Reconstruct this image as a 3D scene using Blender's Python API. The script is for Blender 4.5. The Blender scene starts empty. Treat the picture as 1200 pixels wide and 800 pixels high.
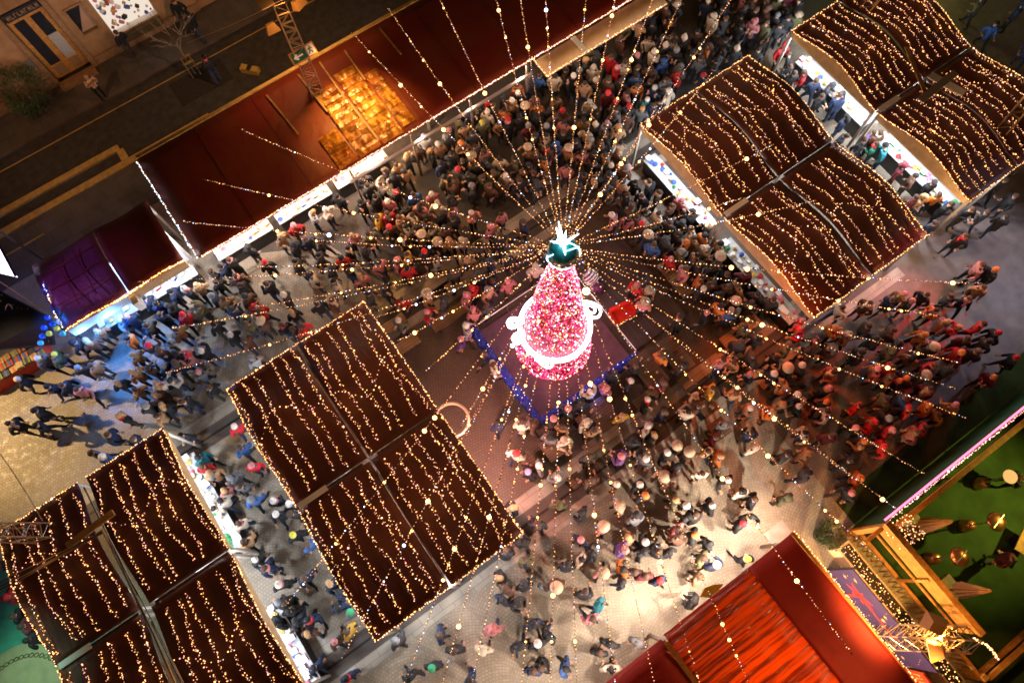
import bpy, bmesh, math, random
from mathutils import Vector, Matrix, Quaternion
PI = math.pi; R = math.radians
random.seed(7)
scene = bpy.context.scene
col = scene.collection

# ------------------------------------------------------------------ survey: photo pixel (1200x800) -> place at height h
F, NX, NY, YAW, H = 839.7, 619.5, 681.0, R(35.12), 28.0
_z = -Vector((NX-600, -(NY-400), -F)).normalized()
_a = Vector((1, 0, 0)); _a -= _a.dot(_z)*_z; _a.normalize(); _b = _z.cross(_a)
_u = math.cos(YAW)*_a + math.sin(YAW)*_b; _v = _z.cross(_u)
def P(px, py, h=0.0):
    d = Vector((px-600, -(py-400), -F)); w = Vector((_u.dot(d), _v.dot(d), _z.dot(d)))
    t = (H-h)/-w.z
    return (w.x*t, w.y*t, h)
def PX(px, py, x):
    d = Vector((px-600, -(py-400), -F)); w = Vector((_u.dot(d), _v.dot(d), _z.dot(d)))
    t = x/w.x
    return (x, w.y*t, H+w.z*t)
def PY(px, py, y):
    d = Vector((px-600, -(py-400), -F)); w = Vector((_u.dot(d), _v.dot(d), _z.dot(d)))
    t = y/w.y
    return (w.x*t, y, H+w.z*t)
def Q(p):
    w = Vector((p[0], p[1], p[2]-H)); c = w.x*_u + w.y*_v + w.z*_z
    return 600+F*c.x/-c.z, 400-F*c.y/-c.z

# ------------------------------------------------------------------ camera
cd = bpy.data.cameras.new('camera'); cam = bpy.data.objects.new('camera', cd); col.objects.link(cam)
cd.sensor_width = 36; cd.lens = F/1200*36; cd.clip_end = 1000; cd.clip_start = 0.1
M = Matrix((_u, _v, _z)); cam.matrix_world = Matrix.Translation((0, 0, H)) @ M.to_4x4()
scene.camera = cam

# ------------------------------------------------------------------ render settings
scene.view_settings.view_transform = 'Standard'; scene.view_settings.look = 'None'
scene.view_settings.exposure = 0; scene.view_settings.gamma = 1
c = scene.cycles
c.use_denoising = True; c.max_bounces = 5; c.diffuse_bounces = 3; c.glossy_bounces = 3
c.transparent_max_bounces = 4; c.sample_clamp_indirect = 1.5; c.sample_clamp_direct = 0
c.caustics_reflective = False; c.caustics_refractive = False; c.use_light_tree = True
c.filter_width = 1.7
w = bpy.data.worlds.new('World'); scene.world = w; w.use_nodes = True
bg = w.node_tree.nodes['Background']
sky = w.node_tree.nodes.new('ShaderNodeTexSky'); sky.sky_type = 'NISHITA'; sky.sun_disc = False
sky.sun_elevation = R(-8); sky.sun_rotation = R(200)
mx = w.node_tree.nodes.new('ShaderNodeMix'); mx.data_type = 'RGBA'; mx.blend_type = 'ADD'; mx.inputs[0].default_value = 1
w.node_tree.links.new(sky.outputs[0], mx.inputs[6]); mx.inputs[7].default_value = (.32, .16, .07, 1)
w.node_tree.links.new(mx.outputs[2], bg.inputs[0]); bg.inputs[1].default_value = 0.085

# ------------------------------------------------------------------ tags and mesh builder
def tag(o, label=None, cat=None, group=None, kind=None):
    if label: o['label'] = label
    if cat: o['category'] = cat
    if group: o['group'] = group
    if kind: o['kind'] = kind
    return o
def empty(name, loc, label=None, cat=None, group=None, rz=0):
    o = bpy.data.objects.new(name, None); col.objects.link(o); o.location = loc; o.rotation_euler.z = rz
    o.empty_display_size = .2
    return tag(o, label, cat, group)
class MB:
    def __init__(s): s.v = []; s.f = []; s.m = []; s.mats = []
    def mi(s, mat):
        if mat not in s.mats: s.mats.append(mat)
        return s.mats.index(mat)
    def add(s, vs, fs, mat):
        b = len(s.v); s.v += [tuple(v) for v in vs]; k = s.mi(mat)
        for f in fs: s.f.append(tuple(i+b for i in f)); s.m.append(k)
        return s
    def box(s, c, d, mat, rz=0, rx=0, ry=0):
        x, y, z = d[0]/2, d[1]/2, d[2]/2
        m = Matrix.Translation(c) @ Matrix.Rotation(rz, 4, 'Z') @ Matrix.Rotation(ry, 4, 'Y') @ Matrix.Rotation(rx, 4, 'X')
        vs = [m @ Vector(p) for p in ((-x,-y,-z),(x,-y,-z),(x,y,-z),(-x,y,-z),(-x,-y,z),(x,-y,z),(x,y,z),(-x,y,z))]
        return s.add(vs, ((0,3,2,1),(4,5,6,7),(0,1,5,4),(1,2,6,5),(2,3,7,6),(3,0,4,7)), mat)
    def bb(s, x0, x1, y0, y1, z0, z1, mat):
        return s.box(((x0+x1)/2, (y0+y1)/2, (z0+z1)/2), (x1-x0, y1-y0, z1-z0), mat)
    def beam(s, a, b, wd, ht, mat):
        a, b = Vector(a), Vector(b); d = b-a; L = d.length; q = d.to_track_quat('X', 'Z')
        m = Matrix.Translation((a+b)/2) @ q.to_matrix().to_4x4(); x, y, z = L/2, wd/2, ht/2
        vs = [m @ Vector(p) for p in ((-x,-y,-z),(x,-y,-z),(x,y,-z),(-x,y,-z),(-x,-y,z),(x,-y,z),(x,y,z),(-x,y,z))]
        return s.add(vs, ((0,3,2,1),(4,5,6,7),(0,1,5,4),(1,2,6,5),(2,3,7,6),(3,0,4,7)), mat)
    def tube(s, pts, r, mat, n=5, closed=False):
        pts = [Vector(p) for p in pts]; N = len(pts); vs = []; rr = r if isinstance(r, (list, tuple)) else [r]*N
        for i, p in enumerate(pts):
            t = (pts[(i+1) % N if closed else min(i+1, N-1)] - pts[i-1 if closed or i else 0])
            if t.length < 1e-6: t = Vector((0, 0, 1))
            q = t.to_track_quat('Z', 'X')
            for k in range(n):
                a = 2*PI*k/n; vs.append(p + q @ Vector((math.cos(a)*rr[i], math.sin(a)*rr[i], 0)))
        fs = []
        for i in range(N if closed else N-1):
            j = (i+1) % N
            for k in range(n): fs.append((i*n+k, i*n+(k+1) % n, j*n+(k+1) % n, j*n+k))
        if not closed: fs += [tuple(range(n))[::-1], tuple((N-1)*n+k for k in range(n))]
        return s.add(vs, fs, mat)
    def lathe(s, c, prof, mat, n=12, sx=1, sy=1):
        c = Vector(c); vs = []; fs = []; m = len(prof)
        for r, z in prof:
            for k in range(n):
                a = 2*PI*k/n; vs.append(c + Vector((math.cos(a)*r*sx, math.sin(a)*r*sy, z)))
        for i in range(m-1):
            for k in range(n): fs.append((i*n+k, i*n+(k+1) % n, (i+1)*n+(k+1) % n, (i+1)*n+k))
        fs += [tuple(range(n))[::-1], tuple((m-1)*n+k for k in range(n))]
        return s.add(vs, fs, mat)
    def ball(s, c, r, mat, n=8, m=5, sz=1):
        return s.lathe(c, [(max(1e-3, r*math.sin(PI*i/m)), -r*sz*math.cos(PI*i/m)) for i in range(m+1)], mat, n)
    def octa(s, c, r, mat):
        x, y, z = c
        return s.add(((x+r,y,z),(x,y+r,z),(x-r,y,z),(x,y-r,z),(x,y,z+r),(x,y,z-r)),
                     ((0,1,4),(1,2,4),(2,3,4),(3,0,4),(1,0,5),(2,1,5),(3,2,5),(0,3,5)), mat)
    def poly(s, pts, z0, z1, mat):
        n = len(pts); vs = [(p[0], p[1], z0) for p in pts]+[(p[0], p[1], z1) for p in pts]
        fs = [tuple(range(n))[::-1], tuple(range(n, 2*n))]+[(i, (i+1) % n, n+(i+1) % n, n+i) for i in range(n)]
        return s.add(vs, fs, mat)
    def build(s, name, parent=None, loc=None, smooth=False, origin=None):
        me = bpy.data.meshes.new(name)
        if origin is not None:
            o_ = Vector(origin); s.v = [tuple(Vector(v)-o_) for v in s.v]
        me.from_pydata(s.v, [], s.f); me.validate()
        for m_ in s.mats: me.materials.append(m_)
        if len(me.polygons) == len(s.m): me.polygons.foreach_set('material_index', s.m)
        if smooth: me.polygons.foreach_set('use_smooth', [True]*len(me.polygons))
        me.update()
        o = bpy.data.objects.new(name, me); col.objects.link(o)
        if parent: o.parent = parent
        if origin is not None: o.location = origin
        if loc is not None: o.location = loc
        return o
def child(mb, name, parent, smooth=False):
    "build a mesh given in world coordinates as a child of an Empty"
    inv = Matrix.Rotation(-parent.rotation_euler.z, 4, 'Z') @ Matrix.Translation(-Vector(parent.location))
    mb.v = [tuple(inv @ Vector(v)) for v in mb.v]
    return mb.build(name, parent, smooth=smooth)

# ------------------------------------------------------------------ materials
MATS = {}
def mat(name, colr, rough=.7, noise=0, nscale=6, bump=0, bscale=20, metal=0, spec=.4, c2=None, coat=0):
    if name in MATS: return MATS[name]
    m = bpy.data.materials.new(name); m.use_nodes = True; nt = m.node_tree; b = nt.nodes['Principled BSDF']
    b.inputs['Base Color'].default_value = (*colr, 1); b.inputs['Roughness'].default_value = rough
    b.inputs['Metallic'].default_value = metal; b.inputs['Specular IOR Level'].default_value = spec
    b.inputs['Coat Weight'].default_value = coat
    tc = nt.nodes.new('ShaderNodeTexCoord')
    if noise:
        n = nt.nodes.new('ShaderNodeTexNoise'); n.inputs['Scale'].default_value = nscale; n.inputs['Detail'].default_value = 5
        nt.links.new(tc.outputs['Object'], n.inputs['Vector'])
        mr = nt.nodes.new('ShaderNodeMapRange'); mr.inputs[1].default_value = .3; mr.inputs[2].default_value = .7
        nt.links.new(n.outputs[0], mr.inputs[0])
        mxn = nt.nodes.new('ShaderNodeMix'); mxn.data_type = 'RGBA'
        d = c2 or tuple(x*(1-noise) for x in colr)
        mxn.inputs[6].default_value = (*d, 1); mxn.inputs[7].default_value = (*(min(1, x*(1+noise*.5)) for x in colr), 1)
        nt.links.new(mr.outputs[0], mxn.inputs[0]); nt.links.new(mxn.outputs[2], b.inputs['Base Color'])
    if bump:
        n2 = nt.nodes.new('ShaderNodeTexNoise'); n2.inputs['Scale'].default_value = bscale; n2.inputs['Detail'].default_value = 3
        nt.links.new(tc.outputs['Object'], n2.inputs['Vector'])
        bp = nt.nodes.new('ShaderNodeBump'); bp.inputs['Strength'].default_value = bump; bp.inputs['Distance'].default_value = .05
        nt.links.new(n2.outputs[0], bp.inputs['Height']); nt.links.new(bp.outputs[0], b.inputs['Normal'])
    MATS[name] = m; return m
def emit(name, colr, strength, sample='NONE'):
    if name in MATS: return MATS[name]
    m = bpy.data.materials.new(name); m.use_nodes = True; nt = m.node_tree; nt.nodes.clear()
    e = nt.nodes.new('ShaderNodeEmission'); e.inputs[0].default_value = (*colr, 1); e.inputs[1].default_value = strength
    o = nt.nodes.new('ShaderNodeOutputMaterial'); nt.links.new(e.outputs[0], o.inputs[0])
    try: m.cycles.emission_sampling = sample
    except Exception: pass
    MATS[name] = m; return m
def cloth(name, rough=.8, spec=.3):
    "cloth coloured by each object's own colour"
    m = bpy.data.materials.new(name); m.use_nodes = True; nt = m.node_tree; b = nt.nodes['Principled BSDF']
    oi = nt.nodes.new('ShaderNodeObjectInfo'); n = nt.nodes.new('ShaderNodeTexNoise'); n.inputs['Scale'].default_value = 9
    tc = nt.nodes.new('ShaderNodeTexCoord'); nt.links.new(tc.outputs['Object'], n.inputs['Vector'])
    mr = nt.nodes.new('ShaderNodeMapRange'); mr.inputs[1].default_value = .3; mr.inputs[2].default_value = .7
    mr.inputs[3].default_value = .7; mr.inputs[4].default_value = 1.15
    nt.links.new(n.outputs[0], mr.inputs[0])
    vm = nt.nodes.new('ShaderNodeVectorMath'); vm.operation = 'SCALE'
    nt.links.new(oi.outputs['Color'], vm.inputs[0]); nt.links.new(mr.outputs[0], vm.inputs['Scale'])
    nt.links.new(vm.outputs[0], b.inputs['Base Color']); b.inputs['Roughness'].default_value = rough
    b.inputs['Specular IOR Level'].default_value = spec
    n2 = nt.nodes.new('ShaderNodeTexWave'); n2.inputs['Scale'].default_value = 6; n2.bands_direction = 'Z'
    n2.inputs['Distortion'].default_value = 3; nt.links.new(tc.outputs['Object'], n2.inputs['Vector'])
    bp = nt.nodes.new('ShaderNodeBump'); bp.inputs['Strength'].default_value = .5; bp.inputs['Distance'].default_value = .02
    nt.links.new(n2.outputs[0], bp.inputs['Height']); nt.links.new(bp.outputs[0], b.inputs['Normal'])
    return m
def math_node(nt, op, a, b=None):
    n = nt.nodes.new('ShaderNodeMath'); n.operation = op
    for i, x in enumerate((a, b)):
        if x is None: continue
        if isinstance(x, (int, float)): n.inputs[i].default_value = x
        else: nt.links.new(x, n.inputs[i])
    return n.outputs[0]
def cobble(name, c1, c2, mortar, w_=1.3, size=.11):
    "segmental arcs of small setts"
    m = bpy.data.materials.new(name); m.use_nodes = True; nt = m.node_tree; b = nt.nodes['Principled BSDF']
    tc = nt.nodes.new('ShaderNodeTexCoord'); sp = nt.nodes.new('ShaderNodeSeparateXYZ'); nt.links.new(tc.outputs['Object'], sp.inputs[0])
    x, y = sp.outputs[0], sp.outputs[1]
    fx = math_node(nt, 'SUBTRACT', math_node(nt, 'FRACT', math_node(nt, 'DIVIDE', x, w_)), .5)
    hx = math_node(nt, 'MULTIPLY', fx, w_)                     # -w/2..w/2
    rr = w_*.72
    arc = math_node(nt, 'SQRT', math_node(nt, 'SUBTRACT', rr*rr, math_node(nt, 'MULTIPLY', hx, hx)))
    vy = math_node(nt, 'SUBTRACT', y, arc)
    ang = math_node(nt, 'MULTIPLY', math_node(nt, 'ARCSINE', math_node(nt, 'DIVIDE', hx, rr)), rr)
    cell = math_node(nt, 'MULTIPLY', math_node(nt, 'FLOOR', math_node(nt, 'DIVIDE', x, w_)), 7.13)
    cb = nt.nodes.new('ShaderNodeCombineXYZ'); nt.links.new(math_node(nt, 'ADD', ang, cell), cb.inputs[0]); nt.links.new(vy, cb.inputs[1])
    br = nt.nodes.new('ShaderNodeTexBrick'); nt.links.new(cb.outputs[0], br.inputs['Vector'])
    br.inputs['Color1'].default_value = (*c1, 1); br.inputs['Color2'].default_value = (*c2, 1); br.inputs['Mortar'].default_value = (*mortar, 1)
    br.inputs['Scale'].default_value = 1; br.inputs['Brick Width'].default_value = size*1.05; br.inputs['Row Height'].default_value = size
    br.inputs['Mortar Size'].default_value = .013; br.inputs['Mortar Smooth'].default_value = .3; br.inputs['Bias'].default_value = 0
    n = nt.nodes.new('ShaderNodeTexNoise'); n.inputs['Scale'].default_value = .45; n.inputs['Detail'].default_value = 6; nt.links.new(tc.outputs['Object'], n.inputs['Vector'])
    n3 = nt.nodes.new('ShaderNodeTexNoise'); n3.inputs['Scale'].default_value = 4; n3.inputs['Detail'].default_value = 6; nt.links.new(tc.outputs['Object'], n3.inputs['Vector'])
    k = math_node(nt, 'MULTIPLY', math_node(nt, 'ADD', n.outputs[0], .5), math_node(nt, 'ADD', math_node(nt, 'MULTIPLY', n3.outputs[0], .7), .65))
    vm = nt.nodes.new('ShaderNodeVectorMath'); vm.operation = 'SCALE'; nt.links.new(br.outputs[0], vm.inputs[0]); nt.links.new(k, vm.inputs['Scale'])
    nt.links.new(vm.outputs[0], b.inputs['Base Color'])
    rf = nt.nodes.new('ShaderNodeMapRange'); rf.inputs[1].default_value = .35; rf.inputs[2].default_value = .65; rf.inputs[3].default_value = .42; rf.inputs[4].default_value = .8
    nt.links.new(n3.outputs[0], rf.inputs[0]); nt.links.new(rf.outputs[0], b.inputs['Roughness'])
    bp = nt.nodes.new('ShaderNodeBump'); bp.inputs['Strength'].default_value = .45; bp.inputs['Distance'].default_value = .015; bp.invert = True
    nt.links.new(br.outputs['Fac'], bp.inputs['Height']); nt.links.new(bp.outputs[0], b.inputs['Normal'])
    MATS[name] = m; return m
def slabs(name, c1, c2, mortar, bw=.6, bh=.3, rot=0, ms=.008, rough=.6):
    m = bpy.data.materials.new(name); m.use_nodes = True; nt = m.node_tree; b = nt.nodes['Principled BSDF']
    tc = nt.nodes.new('ShaderNodeTexCoord'); mp = nt.nodes.new('ShaderNodeMapping'); mp.inputs['Rotation'].default_value = (0, 0, rot)
    nt.links.new(tc.outputs['Object'], mp.inputs[0])
    br = nt.nodes.new('ShaderNodeTexBrick'); nt.links.new(mp.outputs[0], br.inputs['Vector'])
    br.inputs['Color1'].default_value = (*c1, 1); br.inputs['Color2'].default_value = (*c2, 1); br.inputs['Mortar'].default_value = (*mortar, 1)
    br.inputs['Scale'].default_value = 1; br.inputs['Brick Width'].default_value = bw; br.inputs['Row Height'].default_value = bh; br.inputs['Mortar Size'].default_value = ms
    n = nt.nodes.new('ShaderNodeTexNoise'); n.inputs['Scale'].default_value = 1.2; n.inputs['Detail'].default_value = 8; nt.links.new(tc.outputs['Object'], n.inputs['Vector'])
    vm = nt.nodes.new('ShaderNodeVectorMath'); vm.operation = 'SCALE'; nt.links.new(br.outputs[0], vm.inputs[0]); nt.links.new(math_node(nt, 'ADD', math_node(nt, 'MULTIPLY', n.outputs[0], 1.2), .4), vm.inputs['Scale'])
    nt.links.new(vm.outputs[0], b.inputs['Base Color']); b.inputs['Roughness'].default_value = rough
    MATS[name] = m; return m
def pvc(name, c1, rough, wr=.6, wscale=(1, 6, 1), spec=.5, c2=None):
    "creased roof membrane"
    m = bpy.data.materials.new(name); m.use_nodes = True; nt = m.node_tree; b = nt.nodes['Principled BSDF']
    tc = nt.nodes.new('ShaderNodeTexCoord'); mp = nt.nodes.new('ShaderNodeMapping'); mp.inputs['Scale'].default_value = wscale
    nt.links.new(tc.outputs['Object'], mp.inputs[0]); oi = nt.nodes.new('ShaderNodeObjectInfo'); nt.links.new(math_node(nt, 'MULTIPLY', oi.outputs['Random'], 40.), mp.inputs['Location'])
    n = nt.nodes.new('ShaderNodeTexNoise'); n.inputs['Scale'].default_value = 1.3; n.inputs['Detail'].default_value = 4; n.inputs['Distortion'].default_value = .6
    nt.links.new(mp.outputs[0], n.inputs['Vector'])
    bp = nt.nodes.new('ShaderNodeBump'); bp.inputs['Strength'].default_value = wr; bp.inputs['Distance'].default_value = .12
    nt.links.new(n.outputs[0], bp.inputs['Height']); nt.links.new(bp.outputs[0], b.inputs['Normal'])
    n2 = nt.nodes.new('ShaderNodeTexNoise'); n2.inputs['Scale'].default_value = .8; n2.inputs['Detail'].default_value = 6; nt.links.new(tc.outputs['Object'], n2.inputs['Vector'])
    mxn = nt.nodes.new('ShaderNodeMix'); mxn.data_type = 'RGBA'; mxn.inputs[6].default_value = (*(c2 or tuple(x*.6 for x in c1)), 1); mxn.inputs[7].default_value = (*c1, 1)
    mr = nt.nodes.new('ShaderNodeMapRange'); mr.inputs[1].default_value = .35; mr.inputs[2].default_value = .65; nt.links.new(n2.outputs[0], mr.inputs[0])
    nt.links.new(mr.outputs[0], mxn.inputs[0]); nt.links.new(mxn.outputs[2], b.inputs['Base Color'])
    b.inputs['Roughness'].default_value = rough; b.inputs['Specular IOR Level'].default_value = spec
    MATS[name] = m; return m

m_cob = cobble('cobble_setts', (.36, .295, .22), (.29, .24, .18), (.225, .185, .135), 2.3, .12)
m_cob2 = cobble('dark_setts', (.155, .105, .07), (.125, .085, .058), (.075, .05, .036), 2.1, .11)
m_asph = mat('asphalt', (.05, .046, .042), .75, .4, 3, .3, 60)
m_walk = slabs('sidewalk_slabs', (.10, .088, .08), (.075, .068, .062), (.03, .028, .025), .8, .8)
m_band = slabs('light_stone', (.42, .36, .29), (.36, .31, .25), (.15, .13, .1), .9, .5)
m_step = slabs('step_stone', (.11, .085, .07), (.09, .07, .06), (.06, .05, .04), 1.1, .4)
m_drain = mat('drain_iron', (.02, .018, .016), .5)
m_kerb = mat('kerb_stone', (.50, .33, .10), .7, .3, 5)
m_deck = slabs('deck_boards', (.10, .075, .075), (.08, .06, .062), (.02, .015, .015), 2.4, .14, PI/2, .006, .45)
m_green = mat('green_carpet', (.032, .065, .010), .95, .35, 1.5, .3, 80)
m_redwalk = mat('smooth_paving', (.20, .15, .13), .55, .3, 2)
m_tent = pvc('dark_awning_fabric', (.105, .028, .016), .55, .5, (2.5, .6, 1), .3, (.06, .018, .012))
m_tan = mat('tan_gable_fabric', (.55, .36, .18), .7, .2, 3)
m_red2 = pvc('bright_red_membrane', (.33, .014, .006), .65, .25, (.6, 2, 1), .4, (.26, .009, .005))
m_red = pvc('red_membrane', (.13, .026, .010), .5, .5, (.9, .6, 1), .3, (.13, .012, .006))
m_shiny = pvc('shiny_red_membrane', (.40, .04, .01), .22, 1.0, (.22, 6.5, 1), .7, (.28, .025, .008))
m_gold = pvc('amber_lit_membrane', (.50, .24, .03), .28, .9, (3, 1.2, 1), .6, (.25, .08, .015))  # amber of the floodlight on the long roof, painted in
def translucent(m, colr, f):
    nt = m.node_tree; b = nt.nodes['Principled BSDF']; out = nt.nodes['Material Output']
    t = nt.nodes.new('ShaderNodeBsdfTranslucent'); t.inputs[0].default_value = (*colr, 1)
    bp_ = [n for n in nt.nodes if n.type == 'BUMP']
    ms = nt.nodes.new('ShaderNodeMixShader')
    # creases let more or less light through
    n = nt.nodes.new('ShaderNodeTexNoise'); n.inputs['Scale'].default_value = 1.6; n.inputs['Detail'].default_value = 5; mp = [x for x in nt.nodes if x.type == 'MAPPING'][0]
    nt.links.new(mp.outputs[0], n.inputs['Vector']); mr = nt.nodes.new('ShaderNodeMapRange'); mr.inputs[1].default_value = .44; mr.inputs[2].default_value = .58; mr.inputs[3].default_value = f*.08; mr.inputs[4].default_value = f
    nt.links.new(n.outputs[0], mr.inputs[0]); nt.links.new(mr.outputs[0], ms.inputs[0])
    nt.links.new(b.outputs[0], ms.inputs[1]); nt.links.new(t.outputs[0], ms.inputs[2]); nt.links.new(ms.outputs[0], out.inputs[0])
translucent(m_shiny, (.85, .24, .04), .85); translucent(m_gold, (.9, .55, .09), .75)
m_mar = pvc('maroon_membrane', (.13, .018, .014), .5, .2, (1, 1, 1), .3)
m_pur = pvc('purple_lit_membrane', (.15, .035, .09), .40, .22, (4, 4, 1), .5)  # roof membrane with the purple flood put into its colour
m_post = mat('painted_post', (.30, .26, .22), .5)
m_beam = mat('beam_wood', (.30, .17, .06), .6, .4, 5)
m_whi = mat('white_board', (.80, .80, .80), .5)
m_alu = mat('aluminium', (.55, .52, .48), .35, metal=.8)
m_gut = mat('gutter_metal', (.16, .12, .09), .5, .4, 4)
m_truss = mat('truss_metal', (.42, .30, .18), .4, metal=.6)
m_dark = mat('dark_metal', (.02, .018, .018), .5)
m_wire = mat('dark_cable', (.012, .011, .010), .6)
m_wood = mat('timber', (.52, .24, .05), .55, .35, 7, .3, 30)
m_plaster = mat('ochre_plaster', (.36, .20, .09), .8, .25, 2.5)
m_stone = mat('stone_trim', (.30, .17, .08), .8, .3, 6)
m_glass = mat('dark_glass', (.02, .022, .03), .08, spec=.8)
m_leaf = mat('evergreen_leaf', (.05, .085, .03), .7)
m_bark = mat('bark', (.16, .11, .07), .85, .4, 12)
m_soil = mat('planter_soil', (.035, .028, .022), .95, .5, 12)
m_black = mat('black_panel', (.008, .008, .012), .5)
b_warm = emit('bulb_warm', (1, .46, .20), 4)
b_gold = emit('bulb_gold', (1, .42, .11), 5.5)
b_pale = emit('bulb_pale', (1, .58, .36), 4)
b_pink = emit('bulb_rose', (1, .36, .28), 3.2)
b_dim = emit('bulb_dim', (1, .36, .20), 1.4)
b_cold = emit('bulb_cold', (.55, .70, 1), 7)
b_big = emit('bulb_big', (1, .48, .12), 9)
led_wh = emit('led_white', (.95, .97, 1), 6)
led_pk = emit('led_pinkwhite', (1, .55, .5), 5)

# ------------------------------------------------------------------ lamps
def lamp(kind, loc, e, colr, size=.3, target=None, spot=60, blend=.5, sy=None, spread=None):
    d = bpy.data.lights.new('lamp', kind); d.energy = e; d.color = colr
    if kind == 'AREA':
        d.size = size
        if sy: d.shape = 'RECTANGLE'; d.size_y = sy
        if spread: d.spread = R(spread)
    else: d.shadow_soft_size = size
    if kind == 'SPOT': d.spot_size = R(spot); d.spot_blend = blend
    o = bpy.data.objects.new('lamp', d); col.objects.link(o); o.location = loc
    if target is not None: o.rotation_euler = (Vector(target)-Vector(loc)).to_track_quat('-Z', 'Y').to_euler()
    return o

# ================================================================== GROUND
def sheet(name, x0, x1, y0, y1, z, m, kind='structure', th=None):
    mb = MB()
    if th: mb.bb(x0, x1, y0, y1, z-th, z, m)
    else: mb.add(((x0,y0,z),(x1,y0,z),(x1,y1,z),(x0,y1,z)), ((0,1,2,3),), m)
    return tag(mb.build(name), kind=kind)
sheet('ground', -220, 220, -220, 220, -.01, m_asph)
sheet('plaza', -40, 60, -30, 24.6, 0, m_cob)
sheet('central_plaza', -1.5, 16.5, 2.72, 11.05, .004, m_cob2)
sheet('street', -60, 80, 24.6, 28.9, .002, m_asph)
sheet('sidewalk', -60, 80, 29.0, 31.0, .12, m_walk, th=.12)
sheet('road_edge', -60, 80, 28.86, 29.0, .13, m_step, th=.12)
sheet('lawn', 11.2, 60, -30, -4.35, .008, m_green)
sheet('side_paving', 15.5, 60, -4.35, 3.2, .004, m_redwalk)
m_dpv = cobble('darker_setts', (.095, .072, .055), (.075, .058, .045), (.045, .034, .027), 2.4, .12)  # darker setts under the street-side crowd
mbg = MB(); mbg.poly([(2.2, 12.68), (13.2, 12.68), (20, 12.8), (34, 13.2), (34, 24.5), (-3.2, 24.5), (-3.2, 18.5), (1.0, 16.2), (1.6, 14.2)], .001, .004, m_dpv); tag(mbg.build('dark_paving'), kind='structure')
mbg = MB(); mbg.poly([(11.2, .78), (15.5, .78), (15.5, -4.35), (11.2, -4.35)], .001, .006, cobble('rust_setts', (.26, .175, .12), (.21, .145, .10), (.15, .10, .07), 2.2, .11)); tag(mbg.build('rust_paving'), kind='structure')  # paving with the red cast of the light put into its colour
# stone bands that cross the square
for k, (y0, y1) in enumerate(((2.15, 2.68), (.82, 1.28), (12.15, 12.65), (10.95, 11.35))):
    sheet('stone_band', -16, 20, y0, y1, .012+.001*k, m_band)
for y0, y1 in ((1.30, 2.13), (11.37, 12.13)):
    sheet('paved_strip', -16, 20, y0, y1, .009, m_step)
for y in (1.72, 11.75): sheet('drain', -16, 20, y-.05, y+.05, .013, m_drain)
# transverse bands
for x in (-1.3, 13.1): sheet('stone_band', x, x+.45, 2.7, 10.93, .010, m_band)
# kerbs of the tram stop behind the long roof
for (x0, x1, y0, y1) in ((-16, -.2, 25.0, 25.35), (-30, -4.4, 26.0, 26.3), (-4.6, -4.25, 25.36, 25.99), (-16, -9.0, 24.0, 24.05)):
    sheet('kerb', x0, x1, y0, y1, .12, m_kerb, th=.12)
sheet('platform', -40, 30, 22.6, 24.98, .05, m_walk, th=.05)
sheet('road_marking', -50, 14, 28.2, 28.26, .008, m_kerb)
g = MB()
g.bb(-2.6, -1.5, 23.9, 24.5, .05, .07, m_drain)
for i in range(9): g.bb(-2.55+i*.12, -2.50+i*.12, 23.95, 24.45, .07, .085, m_alu)
tag(g.build('drain_grate'), 'slotted metal drain grate in the platform behind the long red roof', 'grate')

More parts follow.
